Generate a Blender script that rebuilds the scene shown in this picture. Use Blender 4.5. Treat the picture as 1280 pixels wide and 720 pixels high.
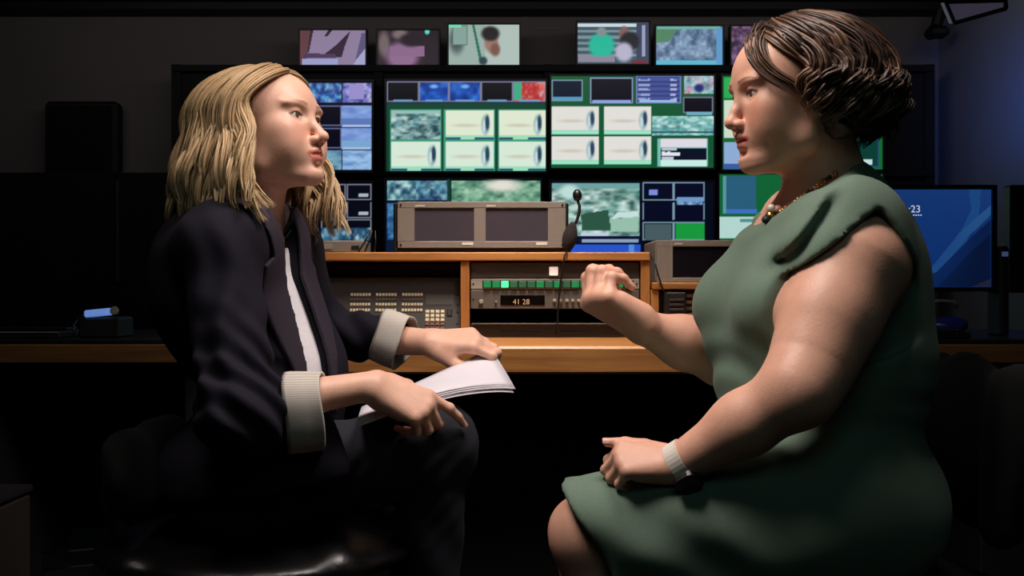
import bpy, math, random
import numpy as np
from mathutils import Vector, Matrix

# ------------------------------------------------------------------ camera, world, lights, exposure
scene = bpy.context.scene
for o in list(bpy.data.objects):
    bpy.data.objects.remove(o, do_unlink=True)
COL = scene.collection
FPX = 1372.0            # focal length in pixels of the 1280x720 frame
CAMZ = 0.90

cam_d = bpy.data.cameras.new('camera')
cam_d.sensor_width = 36.0
cam_d.lens = FPX / 1280.0 * 36.0
cam_d.clip_start = 0.05
cam = bpy.data.objects.new('camera', cam_d)
cam.location = (0, 0, CAMZ)
cam.rotation_euler = (math.radians(90), 0, 0)
COL.objects.link(cam)
scene.camera = cam

world = bpy.data.worlds.new('room_dark')
world.use_nodes = True
world.node_tree.nodes['Background'].inputs[0].default_value = (0.55, 0.6, 0.8, 1)
world.node_tree.nodes['Background'].inputs[1].default_value = 0.004
scene.world = world

vs = scene.view_settings
vs.view_transform = 'Standard'
vs.look = 'None'
vs.exposure = 0.0
vs.gamma = 1.0
vs.use_curve_mapping = False


def area_light(name, loc, target, size, energy, color, size_y=None, spread=180):
    d = bpy.data.lights.new(name, 'AREA')
    d.energy = energy
    d.color = color
    d.size = size
    if size_y:
        d.shape = 'RECTANGLE'
        d.size_y = size_y
    d.spread = math.radians(spread)
    o = bpy.data.objects.new(name, d)
    o.location = loc
    o.rotation_euler = (Vector(target) - Vector(loc)).to_track_quat('-Z', 'Y').to_euler()
    COL.objects.link(o)
    return o


# assumed key lights above the two seated people (out of frame, no fixture built)
area_light('assumed_key_light_a', (-0.44, 1.40, 2.46), (0.42, 1.70, 0.80), 0.60, 6.0, (1.0, 0.88, 0.81), spread=74)
area_light('assumed_key_light_b', (0.42, 1.50, 2.46), (-0.36, 1.93, 0.90), 0.55, 5.2, (1.0, 0.88, 0.83), spread=74)
# added fill over the oak console to brighten its wood, no known fixture
area_light('console_fill_light', (0.05, 2.45, 2.60), (0.02, 3.0, 0.75), 0.5, 7.4, (1.0, 0.86, 0.74), spread=54)
# added cool fill from the camera side, lifts the shaded sides
area_light('camera_side_fill_light', (0.2, -0.2, 2.60), (0.2, 1.9, 0.6), 1.2, 4.0, (0.55, 0.93, 0.88))
# assumed blue light, out of frame, on the right-hand wall; no screen built
area_light('assumed_side_glow', (2.20, 4.30, 1.80), (2.68, 5.38, 1.86), 0.35, 1.5, (0.07, 0.22, 1.0), spread=40)
# added strip of fill light that lifts the grey back wall
area_light('back_wall_fill_light', (0.0, 5.2, 2.6), (0.0, 6.8, 2.0), 5.6, 9.0, (1.0, 0.9, 0.88), size_y=0.3)


# ------------------------------------------------------------------ helpers: pixels to place, materials, meshes
def W(px, py, D):
    """a point of the place seen at photo pixel (px, py) standing at depth D"""
    return np.array([(px - 640.0) * D / FPX, D, CAMZ + (360.0 - py) * D / FPX])


def lin(r, g, b):
    def f(c):
        c /= 255.0
        return c / 12.92 if c <= 0.04045 else ((c + 0.055) / 1.055) ** 2.4
    return (f(r), f(g), f(b), 1.0)


MATS = {}


def mat(name, rgb=(128, 128, 128), rough=0.5, metal=0.0, spec=0.5, noise=None, bump=None, attr=False, emit=None,
        sheen=0.0, sss=None, coat=0.0, aniso=0.0):
    if name in MATS:
        return MATS[name]
    m = bpy.data.materials.new(name)
    m.use_nodes = True
    nt = m.node_tree
    b = nt.nodes['Principled BSDF']
    L = nt.links
    col = lin(*rgb)
    b.inputs['Base Color'].default_value = col
    b.inputs['Roughness'].default_value = rough
    b.inputs['Metallic'].default_value = metal
    b.inputs['Specular IOR Level'].default_value = spec
    b.inputs['Sheen Weight'].default_value = sheen
    b.inputs['Coat Weight'].default_value = coat
    if sss:
        b.inputs['Subsurface Weight'].default_value = sss
        b.inputs['Subsurface Radius'].default_value = (1.0, 0.4, 0.22)
        b.inputs['Subsurface Scale'].default_value = 0.010
    tc = nt.nodes.new('ShaderNodeTexCoord')
    src = None
    if attr:
        a = nt.nodes.new('ShaderNodeAttribute')
        a.attribute_name = 'Col'
        src = a.outputs['Color']
    if noise:
        scale, amount = noise[0], noise[1]
        stretch = noise[2] if len(noise) > 2 else (1, 1, 1)
        mp = nt.nodes.new('ShaderNodeMapping')
        mp.inputs['Scale'].default_value = stretch
        L.new(tc.outputs['Object'], mp.inputs['Vector'])
        n = nt.nodes.new('ShaderNodeTexNoise')
        n.inputs['Scale'].default_value = scale
        n.inputs['Detail'].default_value = 4
        L.new(mp.outputs[0], n.inputs['Vector'])
        mr = nt.nodes.new('ShaderNodeMapRange')
        mr.inputs['From Min'].default_value = 0.25
        mr.inputs['From Max'].default_value = 0.75
        mr.inputs['To Min'].default_value = 1 - amount
        mr.inputs['To Max'].default_value = 1 + amount
        L.new(n.outputs['Fac'], mr.inputs['Value'])
        mx = nt.nodes.new('ShaderNodeMix')
        mx.data_type = 'RGBA'
        mx.blend_type = 'MULTIPLY'
        mx.inputs[0].default_value = 1.0
        if src:
            L.new(src, mx.inputs[6])
        else:
            mx.inputs[6].default_value = col
        L.new(mr.outputs[0], mx.inputs[7])
        src = mx.outputs[2]
    if src is not None:
        L.new(src, b.inputs['Base Color'])
    if bump:
        bs, bd = bump
        n2 = nt.nodes.new('ShaderNodeTexNoise')
        n2.inputs['Scale'].default_value = bs
        n2.inputs['Detail'].default_value = 3
        L.new(tc.outputs['Object'], n2.inputs['Vector'])
        bp = nt.nodes.new('ShaderNodeBump')
        bp.inputs['Strength'].default_value = 0.6
        bp.inputs['Distance'].default_value = bd
        L.new(n2.outputs['Fac'], bp.inputs['Height'])
        L.new(bp.outputs[0], b.inputs['Normal'])
    if emit is not None:
        if emit == 'attr':
            a = nt.nodes.new('ShaderNodeAttribute')
            a.attribute_name = 'Col'
            L.new(a.outputs['Color'], b.inputs['Emission Color'])
            b.inputs['Emission Strength'].default_value = 1.0
        else:
            b.inputs['Emission Color'].default_value = lin(*emit[:3])
            b.inputs['Emission Strength'].default_value = emit[3] if len(emit) > 3 else 1.0
    MATS[name] = m
    return m


def wood_mat(name, c1, c2, axis='x', rough=0.42):
    m = bpy.data.materials.new(name)
    m.use_nodes = True
    nt = m.node_tree
    L = nt.links
    b = nt.nodes['Principled BSDF']
    b.inputs['Roughness'].default_value = rough
    tc = nt.nodes.new('ShaderNodeTexCoord')
    mp = nt.nodes.new('ShaderNodeMapping')
    mp.inputs['Scale'].default_value = (1.2, 14, 22) if axis == 'x' else (22, 14, 1.2)
    L.new(tc.outputs['Object'], mp.inputs['Vector'])
    n = nt.nodes.new('ShaderNodeTexNoise')
    n.inputs['Scale'].default_value = 2.6
    n.inputs['Detail'].default_value = 6
    n.inputs['Distortion'].default_value = 0.7
    L.new(mp.outputs[0], n.inputs['Vector'])
    r = nt.nodes.new('ShaderNodeValToRGB')
    r.color_ramp.elements[0].position = 0.3
    r.color_ramp.elements[0].color = lin(*c1)
    r.color_ramp.elements[1].position = 0.72
    r.color_ramp.elements[1].color = lin(*c2)
    L.new(n.outputs['Fac'], r.inputs[0])
    L.new(r.outputs[0], b.inputs['Base Color'])
    bp = nt.nodes.new('ShaderNodeBump')
    bp.inputs['Strength'].default_value = 0.15
    bp.inputs['Distance'].default_value = 0.002
    L.new(n.outputs['Fac'], bp.inputs['Height'])
    L.new(bp.outputs[0], b.inputs['Normal'])
    MATS[name] = m
    return m


def mesh_obj(name, verts, faces, m, parent=None, origin=(0, 0, 0), smooth=False, cols=None):
    """verts in place coordinates; the object's origin is put at `origin`"""
    me = bpy.data.meshes.new(name)
    v = np.asarray(verts, dtype=np.float64) - np.asarray(origin, dtype=np.float64)
    if isinstance(faces, np.ndarray):
        k = faces.shape[1]
        me.vertices.add(len(v))
        me.vertices.foreach_set('co', v.astype(np.float32).ravel())
        me.loops.add(faces.size)
        me.loops.foreach_set('vertex_index', faces.astype(np.int32).ravel())
        me.polygons.add(len(faces))
        me.polygons.foreach_set('loop_start', np.arange(0, faces.size, k, dtype=np.int32))
        me.update(calc_edges=True)
    else:
        me.from_pydata([tuple(p) for p in v], [], faces)
    if smooth:
        me.polygons.foreach_set('use_smooth', np.ones(len(me.polygons), dtype=bool))
    if cols is not None:
        a = me.color_attributes.new('Col', 'FLOAT_COLOR', 'POINT')
        c = np.ones((len(v), 4), dtype=np.float32)
        c[:, :3] = cols
        a.data.foreach_set('color', c.ravel())
    me.materials.append(m)
    me.update()
    o = bpy.data.objects.new(name, me)
    COL.objects.link(o)
    if parent is not None:
        o.parent = parent
        o.location = Vector(origin) - Vector(world_loc(parent))
    else:
        o.location = origin
    return o


def world_loc(o):
    p = Vector(o.location)
    while o.parent:
        o = o.parent
        p = p + Vector(o.location)
    return p


def empty(name, loc):
    o = bpy.data.objects.new(name, None)
    o.location = loc
    o.empty_display_size = 0.1
    COL.objects.link(o)
    return o


def tag(o, label, cat=None, group=None, kind=None):
    if label:
        o['label'] = label
    if cat:
        o['category'] = cat
    if group:
        o['group'] = group
    if kind:
        o['kind'] = kind
    return o


class MB:
    """collects boxes, tubes and lathes; build() links them as one mesh"""

    def __init__(s):
        s.v = []
        s.f = []

    def raw(s, verts, faces):
        n = len(s.v)
        s.v += [tuple(map(float, p)) for p in verts]
        s.f += [tuple(i + n for i in f) for f in faces]
        return s

    def box(s, x0, x1, y0, y1, z0, z1, bev=0.0, rot=None, piv=None):
        if bev <= 0:
            V = [(x0, y0, z0), (x1, y0, z0), (x1, y1, z0), (x0, y1, z0), (x0, y0, z1), (x1, y0, z1), (x1, y1, z1), (x0, y1, z1)]
            F = [(0, 3, 2, 1), (4, 5, 6, 7), (0, 1, 5, 4), (1, 2, 6, 5), (2, 3, 7, 6), (3, 0, 4, 7)]
        else:
            b = min(bev, (x1 - x0) * .45, (y1 - y0) * .45, (z1 - z0) * .45)
            V = []
            X = (x0, x1)
            Y = (y0, y1)
            Z = (z0, z1)
            idx = {}
            for i in (0, 1):
                for j in (0, 1):
                    for k in (0, 1):
                        sx, sy, sz = (1 - 2 * i), (1 - 2 * j), (1 - 2 * k)
                        c = (X[i], Y[j], Z[k])
                        for ax in range(3):
                            p = list(c)
                            d = (sx, sy, sz)
                            for a2 in range(3):
                                if a2 != ax:
                                    p[a2] += d[a2] * b
                            idx[(i, j, k, ax)] = len(V)
                            V.append(tuple(p))
            F = []
            for ax in range(3):
                u, w = (ax + 1) % 3, (ax + 2) % 3
                for e in (0, 1):
                    q = []
                    for (a, c) in ((0, 0), (1, 0), (1, 1), (0, 1)):
                        ijk = [0, 0, 0]
                        ijk[ax] = e
                        ijk[u] = a
                        ijk[w] = c
                        q.append(idx[(*ijk, ax)])
                    F.append(tuple(q if e else q[::-1]))
                for a in (0, 1):
                    for c in (0, 1):
                        i0 = [0, 0, 0]
                        i0[u] = a
                        i0[w] = c
                        i1 = list(i0)
                        i1[ax] = 1
                        q = [idx[(*i0, u)], idx[(*i1, u)], idx[(*i1, w)], idx[(*i0, w)]]
                        F.append(tuple(q if (a ^ c) else q[::-1]))
            for i in (0, 1):
                for j in (0, 1):
                    for k in (0, 1):
                        q = [idx[(i, j, k, 0)], idx[(i, j, k, 1)], idx[(i, j, k, 2)]]
                        F.append(tuple(q if (i + j + k) % 2 else q[::-1]))
        if rot is not None:
            p0 = Vector(piv)
            V = [tuple(rot @ (Vector(p) - p0) + p0) for p in V]
        return s.raw(V, F)

    def tube(s, pts, r, n=10, caps=True):
        pts = [Vector(p) for p in pts]
        rr = r if hasattr(r, '__len__') else [r] * len(pts)
        V = []
        up = None
        for i, p in enumerate(pts):
            t = (pts[min(i + 1, len(pts) - 1)] - pts[max(i - 1, 0)]).normalized()
            if up is None:
                up = Vector((0, 0, 1)) if abs(t.z) < .9 else Vector((1, 0, 0))
            a = t.cross(up).normalized()
            up = a.cross(t).normalized()
            for k in range(n):
                an = 2 * math.pi * k / n
                V.append(p + (a * math.cos(an) + up * math.sin(an)) * rr[i])
        F = []
        for i in range(len(pts) - 1):
            for k in range(n):
                k2 = (k + 1) % n
                F.append((i * n + k, i * n + k2, (i + 1) * n + k2, (i + 1) * n + k))
        if caps:
            F.append(tuple(range(n))[::-1])
            F.append(tuple((len(pts) - 1) * n + k for k in range(n)))
        return s.raw(V, F)

    def lathe(s, prof, c, axis=(0, 0, 1), n=24, sx=1.0, xdir=None):
        """prof: list of (radius, height) along axis from point c"""
        ax = Vector(axis).normalized()
        a = Vector(xdir) if xdir else (ax.cross(Vector((0, 1, 0))) if abs(ax.y) < .9 else ax.cross(Vector((1, 0, 0))))
        a = (a - ax * a.dot(ax)).normalized()
        b = ax.cross(a)
        V = []
        for (r, h) in prof:
            for k in range(n):
                an = 2 * math.pi * k / n
                V.append(Vector(c) + ax * h + (a * math.cos(an) * sx + b * math.sin(an)) * r)
        F = []
        for i in range(len(prof) - 1):
            for k in range(n):
                k2 = (k + 1) % n
                F.append((i * n + k, i * n + k2, (i + 1) * n + k2, (i + 1) * n + k))
        if prof[0][0] > 1e-6:
            F.append(tuple(range(n))[::-1])
        if prof[-1][0] > 1e-6:
            F.append(tuple((len(prof) - 1) * n + k for k in range(n)))
        return s.raw(V, F)

    def build(s, name, m, parent=None, origin=None, smooth=False):
        if origin is None:
            origin = world_loc(parent) if parent is not None else (0, 0, 0)
        o = mesh_obj(name, s.v, s.f, m, parent, origin, smooth)
        return o


# ------------------------------------------------------------------ signed-distance modelling for bodies and cloth
def smin(a, b, k):
    h = np.clip(0.5 + 0.5 * (b - a) / k, 0, 1)
    return b + (a - b) * h - k * h * (1 - h)


class Shape:
    def __init__(s):
        s.ops = []

    def copy(s):
        n = Shape()
        n.ops = list(s.ops)
        return n

    def cap(s, a, b, ra, rb, k=0.02, mode='u', flat=None):
        """tapered capsule; flat=(axis, factor) squashes it along axis"""
        a = np.asarray(a, float)
        b = np.asarray(b, float)
        R = max(ra, rb)
        if flat is not None and flat[1] > 1:
            R *= flat[1]

        def f(x, y, z, a=a, b=b):
            ba = b - a
            px, py, pz = x - a[0], y - a[1], z - a[2]
            L2 = max(float(ba @ ba), 1e-9)
            t = np.clip((px * ba[0] + py * ba[1] + pz * ba[2]) / L2, 0, 1)
            qx, qy, qz = px - t * ba[0], py - t * ba[1], pz - t * ba[2]
            if flat is not None:
                n = np.asarray(flat[0], float)
                n = n / np.linalg.norm(n)
                dn = (qx * n[0] + qy * n[1] + qz * n[2]) * (1 / flat[1] - 1)
                qx, qy, qz = qx + dn * n[0], qy + dn * n[1], qz + dn * n[2]
            return np.sqrt(qx * qx + qy * qy + qz * qz) - (ra + (rb - ra) * t)
        s.ops.append((f, np.minimum(a, b) - R, np.maximum(a, b) + R, k, mode))
        return s

    def chain(s, pts, rad, k=0.02, mode='u', flat=None):
        for i in range(len(pts) - 1):
            s.cap(pts[i], pts[i + 1], rad[i], rad[i + 1], k, mode, flat)
        return s

    def ell(s, c, r, R=None, k=0.02, mode='u'):
        c = np.asarray(c, float)
        r = np.asarray(r, float)
        R = np.eye(3) if R is None else np.asarray(R, float)
        ext = np.sqrt(((R * r[None, :]) ** 2).sum(1))

        def f(x, y, z):
            px, py, pz = x - c[0], y - c[1], z - c[2]
            u = (px * R[0, 0] + py * R[1, 0] + pz * R[2, 0]) / r[0]
            v = (px * R[0, 1] + py * R[1, 1] + pz * R[2, 1]) / r[1]
            w = (px * R[0, 2] + py * R[1, 2] + pz * R[2, 2]) / r[2]
            k0 = np.sqrt(u * u + v * v + w * w) + 1e-9
            k1 = np.sqrt((u / r[0]) ** 2 + (v / r[1]) ** 2 + (w / r[2]) ** 2) + 1e-9
            return k0 * (k0 - 1) / k1
        s.ops.append((f, c - ext, c + ext, k, mode))
        return s

    def plane(s, p, n, k=0.01, lo=(-9, -9, -9), hi=(9, 9, 9)):
        """keep the side the normal points away from"""
        p = np.asarray(p, float)
        n = np.asarray(n, float)
        n = n / np.linalg.norm(n)

        def f(x, y, z):
            return (x - p[0]) * n[0] + (y - p[1]) * n[1] + (z - p[2]) * n[2]
        s.ops.append((f, np.asarray(lo, float), np.asarray(hi, float), k, 'i'))
        return s

    def fn(s, f, lo, hi, k=0.01, mode='u'):
        s.ops.append((f, np.asarray(lo, float), np.asarray(hi, float), k, mode))
        return s

    def eval(s, G, margin=0.035):
        x, y, z = G
        D = np.full((len(x), len(y), len(z)), 0.25, dtype=np.float32)
        for (f, lo, hi, k, mode) in s.ops:
            m = margin + k
            i0, i1 = np.searchsorted(x, lo[0] - m), np.searchsorted(x, hi[0] + m)
            j0, j1 = np.searchsorted(y, lo[1] - m), np.searchsorted(y, hi[1] + m)
            k0, k1 = np.searchsorted(z, lo[2] - m), np.searchsorted(z, hi[2] + m)
            if i0 >= i1 or j0 >= j1 or k0 >= k1:
                continue
            X = x[i0:i1, None, None]
            Y = y[None, j0:j1, None]
            Z = z[None, None, k0:k1]
            sub = D[i0:i1, j0:j1, k0:k1]
            d = f(X, Y, Z)
            if mode == 'u':
                D[i0:i1, j0:j1, k0:k1] = smin(sub, d, k)
            elif mode == 's':
                D[i0:i1, j0:j1, k0:k1] = -smin(-sub, d, k)
            elif mode == 'i':
                D[i0:i1, j0:j1, k0:k1] = -smin(-sub, -d, k)
            elif mode == 'd':
                D[i0:i1, j0:j1, k0:k1] = sub + d
        return D


def at_points(shape, P):
    """distance of single points to a shape"""
    x, y, z = P[:, 0], P[:, 1], P[:, 2]
    D = np.full(len(P), 0.25)
    for (f, lo, hi, k, mode) in shape.ops:
        d = f(x, y, z)
        if mode == 'u':
            D = smin(D, d, k)
        elif mode == 's':
            D = -smin(-D, d, k)
        elif mode == 'i':
            D = -smin(-D, -d, k)
    return D


def on_surface(shape, px, py, d0, d1, off=0.0):
    """first point of the shape's surface along the line of sight through a photo pixel"""
    ds = np.linspace(d0, d1, 400)
    P = np.array([W(px, py, d) for d in ds])
    D = at_points(shape, P) - off
    i = np.argmax(D < 0) if (D < 0).any() else np.argmin(D)
    return P[i]


def grid(lo, hi, h):
    return tuple(np.arange(lo[i], hi[i] + h, h).astype(np.float32) for i in range(3))


def axis(lo, hi, hc, fine):
    """grid positions, coarse steps hc with finer stretches (a, b, h)"""
    x = [lo]
    while x[-1] < hi:
        h = hc
        for (a, b, hf) in fine:
            if a <= x[-1] <= b:
                h = min(h, hf)
            elif x[-1] < a < x[-1] + hc:
                h = min(h, max(a - x[-1] + 1e-6, hf))
        x.append(x[-1] + h)
    return np.array(x, dtype=np.float32)


def nets(D, G, h=None):
    """surface nets: one quad mesh of the zero level of D"""
    s = D < 0
    cnt = np.zeros(tuple(n - 1 for n in D.shape), dtype=np.uint8)
    offs = [(i, j, k) for i in (0, 1) for j in (0, 1) for k in (0, 1)]
    nx, ny, nz = D.shape
    for (i, j, k) in offs:
        cnt += s[i:nx - 1 + i, j:ny - 1 + j, k:nz - 1 + k]
    act = (cnt > 0) & (cnt < 8)
    ci = np.argwhere(act)
    cid = np.full(act.shape, -1, dtype=np.int32)
    cid[act] = np.arange(len(ci))
    vals = np.stack([D[ci[:, 0] + i, ci[:, 1] + j, ci[:, 2] + k] for (i, j, k) in offs], 1)
    pos = np.zeros((len(ci), 3))
    c = np.zeros(len(ci))
    for a in range(8):
        for b in range(a + 1, 8):
            oa, ob = np.array(offs[a]), np.array(offs[b])
            if np.abs(oa - ob).sum() != 1:
                continue
            v0, v1 = vals[:, a], vals[:, b]
            m = (v0 < 0) != (v1 < 0)
            t = v0[m] / (v0[m] - v1[m])
            pos[m] += oa[None, :] + t[:, None] * (ob - oa)[None, :]
            c[m] += 1
    fi = pos / c[:, None] + ci
    verts = np.stack([np.interp(fi[:, i], np.arange(len(G[i])), G[i].astype(np.float64)) for i in range(3)], 1)
    quads = []
    for ax in range(3):
        u, v = (ax + 1) % 3, (ax + 2) % 3
        sl0 = [slice(None)] * 3
        sl1 = [slice(None)] * 3
        sl0[ax] = slice(0, -1)
        sl1[ax] = slice(1, None)
        s0, s1 = s[tuple(sl0)], s[tuple(sl1)]
        e = np.argwhere(s0 != s1)
        ok = (e[:, u] >= 1) & (e[:, u] <= D.shape[u] - 2) & (e[:, v] >= 1) & (e[:, v] <= D.shape[v] - 2)
        e = e[ok]
        inside = s0[e[:, 0], e[:, 1], e[:, 2]]
        du = np.zeros(3, int)
        dv = np.zeros(3, int)
        du[u] = 1
        dv[v] = 1

        def g(q):
            return cid[q[:, 0], q[:, 1], q[:, 2]]
        q = np.stack([g(e - du - dv), g(e - dv), g(e), g(e - du)], 1)
        q[~inside] = q[~inside][:, ::-1]
        quads.append(q)
    quads = np.concatenate(quads)
    return verts, quads[(quads >= 0).all(1)]


def polish(verts, quads, it=2, lam=0.5):
    """light laplacian smoothing that takes the voxel steps off"""
    v = verts.copy()
    e = np.concatenate([quads[:, [0, 1]], quads[:, [1, 2]], quads[:, [2, 3]], quads[:, [3, 0]]])
    n = len(v)
    deg = np.bincount(e[:, 0], minlength=n) + np.bincount(e[:, 1], minlength=n)
    deg = np.maximum(deg, 1)
    for i in range(it):
        a = np.zeros_like(v)
        for ax in range(3):
            a[:, ax] = (np.bincount(e[:, 0], weights=v[e[:, 1], ax], minlength=n) +
                        np.bincount(e[:, 1], weights=v[e[:, 0], ax], minlength=n)) / deg
        v += lam * (a - v)
    return v


def shape_mesh(shape, lo, hi, h, smooth_it=1, post=None):
    G = lo if isinstance(lo, tuple) and hi is None else grid(lo, hi, h)
    D = shape.eval(G) if isinstance(shape, Shape) else shape(G)
    if post:
        D = post(D, G)
    v, q = nets(D, G, h)
    if smooth_it:
        v = polish(v, q, smooth_it)
    return v, q


def join(meshes):
    V, Q, n = [], [], 0
    for (v, q) in meshes:
        V.append(v)
        Q.append(q + n)
        n += len(v)
    return np.concatenate(V), np.concatenate(Q)


def frame(fwd, up=(0, 0, 1), roll=0.0):
    """columns: forward x, left y, up z"""
    f = np.asarray(fwd, float)
    f = f / np.linalg.norm(f)
    u = np.asarray(up, float)
    u = u - f * (u @ f)
    u = u / np.linalg.norm(u)
    l = np.cross(u, f)
    c, s_ = math.cos(roll), math.sin(roll)
    l, u = c * l + s_ * u, -s_ * l + c * u
    return np.stack([f, l, u], 1)


class Fr:
    def __init__(s, o, R, sc=1.0):
        s.o = np.asarray(o, float)
        s.R = R
        s.s = sc

    def __call__(s, x, y, z):
        return s.o + s.R @ (np.array([x, y, z]) * s.s)

    def inv(s, P):
        return ((P - s.o) @ s.R) / s.s


def ss(e0, e1, x):
    t = np.clip((x - e0) / (e1 - e0), 0, 1)
    return t * t * (3 - 2 * t)
# ------------------------------------------------------------------ heads, hands, hair
def add_head(S, F, jaw=1.0, nose=1.0, mouth_open=0.0, cheek=1.0, chin=1.0, dchin=0.0, cran=1.0):
    R, s = F.R, F.s

    def ell(c, r, k=0.012, mode='u', rot=None):
        RR = R if rot is None else R @ rot
        S.ell(F(*c), np.array(r) * s, RR, k * s, mode)

    def cap(a, b, ra, rb, k=0.01, mode='u'):
        S.cap(F(*a), F(*b), ra * s, rb * s, k * s, mode)
    ell((-.010, 0, .030 * cran), (.092, .074, .078 * cran))
    ell((.026, 0, .020), (.061, .063, .060), .03)
    ell((.030, 0, -.028), (.053, .058 * cheek, .062), .03)
    ell((.040, 0, -.068), (.042, .043 * jaw, .036), .025)
    for y in (-1, 1):
        cap((-.002, y * .054 * jaw, -.040), (.012, y * .050 * jaw, -.074), .015, .015, .022)
        cap((.012, y * .050 * jaw, -.074), (.070, y * .014, -.097), .015, .0125, .020)
        ell((.058, y * .043, -.022), (.022, .021, .019), .022)            # cheekbone
        ell((.058, y * .034, -.048), (.024, .022, .026 * cheek), .022)    # cheek
        ell((.034, y * .046, -.046), (.034, .015, .032), .024)            # side of the jaw
        ell((.074, y * .030, .0185), (.013, .026, .0075), .012)           # brow ridge
    ell((.077, 0, -.0955), (.0145 * chin, .0155, .0135), .016)
    if dchin > 0:
        ell((.040, 0, -.100), (.040, .036, .024 * dchin), .022)
    # eye sockets, lids
    for y in (-1, 1):
        ell((.093, y * .0315, .0005), (.0165, .0185, .0115), .010, 's')
        ell((.0705, y * .0315, .0000), (.0138, .0148, .0128), .004)       # lids over the eyeball
        ell((.0655, y * .0315, .0068), (.0178, .0165, .0068), .004)       # upper lid fold
        ell((.0850, y * .0322, -.0008), (.0100, .0130, .0052), .0018, 's')  # opening between the lids
    # nose
    cap((.081, 0, .004), (.0935 * nose + .0935 * (1 - nose), 0, -.020), .0072, .0068, .008)
    cap((.0935, 0, -.020), (.1030 * nose, 0, -.0365), .0066, .0088, .006)
    ell((.1005 * nose, 0, -.0385), (.0115, .0092, .0088), .006)
    for y in (-1, 1):
        ell((.0915, y * .0112, -.0415), (.0105, .0068, .0072), .004)
        ell((.0950, y * .0068, -.0490), (.0060, .0030, .0042), .002, 's')
    # mouth
    ell((.0670, 0, -.0640), (.0235, .0290, .0220), .016)
    mo = mouth_open
    up = [(.0735, -.0235, -.0650), (.0865, -.0120, -.0608), (.0912, -.0035, -.0590), (.0912, .0035, -.0590), (.0865, .0120, -.0608), (.0735, .0235, -.0650)]
    lw = [(.0735, -.0230, -.0660 - mo * .3), (.0850, -.0110, -.0705 - mo), (.0885, 0, -.0718 - mo), (.0850, .0110, -.0705 - mo), (.0735, .0230, -.0660 - mo * .3)]
    ru = [.0022, .0042, .0050, .0050, .0042, .0022]
    rl = [.0022, .0048, .0058, .0048, .0022]
    for i in range(5):
        cap(up[i], up[i + 1], ru[i], ru[i + 1], .0045)
    for i in range(4):
        cap(lw[i], lw[i + 1], rl[i], rl[i + 1], .0045)
    md = [(.0775, -.0250, -.0655), (.0910, -.0110, -.0652), (.0960, 0, -.0650), (.0910, .0110, -.0652), (.0775, .0250, -.0655)]
    for i in range(4):
        cap(tuple(np.array(md[i]) - (0, 0, mo * .5)), tuple(np.array(md[i + 1]) - (0, 0, mo * .5)), .0012 + mo * .5, .0012 + mo * .5, .0022, 's')
    ell((.0900, 0, -.0835), (.0060, .0140, .0045), .008, 's')              # hollow under the lip
    ell((.1000, 0, -.0530), (.0040, .0026, .0060), .004, 's')              # philtrum
    # ears
    for y in (-1, 1):
        a = math.radians(20) * y
        rot = np.array([[math.cos(a), -math.sin(a), 0], [math.sin(a), math.cos(a), 0], [0, 0, 1]]) @ \
            np.array([[math.cos(-.18), 0, math.sin(-.18)], [0, 1, 0], [-math.sin(-.18), 0, math.cos(-.18)]])
        ell((-.012, y * .0735, -.004), (.0185, .0065, .0300), .004, 'u', rot)
        ell((-.009, y * .0800, .000), (.0105, .0065, .0190), .004, 's', rot)
        ell((-.004, y * .0740, -.031), (.0078, .0050, .0095), .004)
        ell((.0035, y * .0735, -.008), (.0045, .0045, .0065), .003)
    return S


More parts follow.
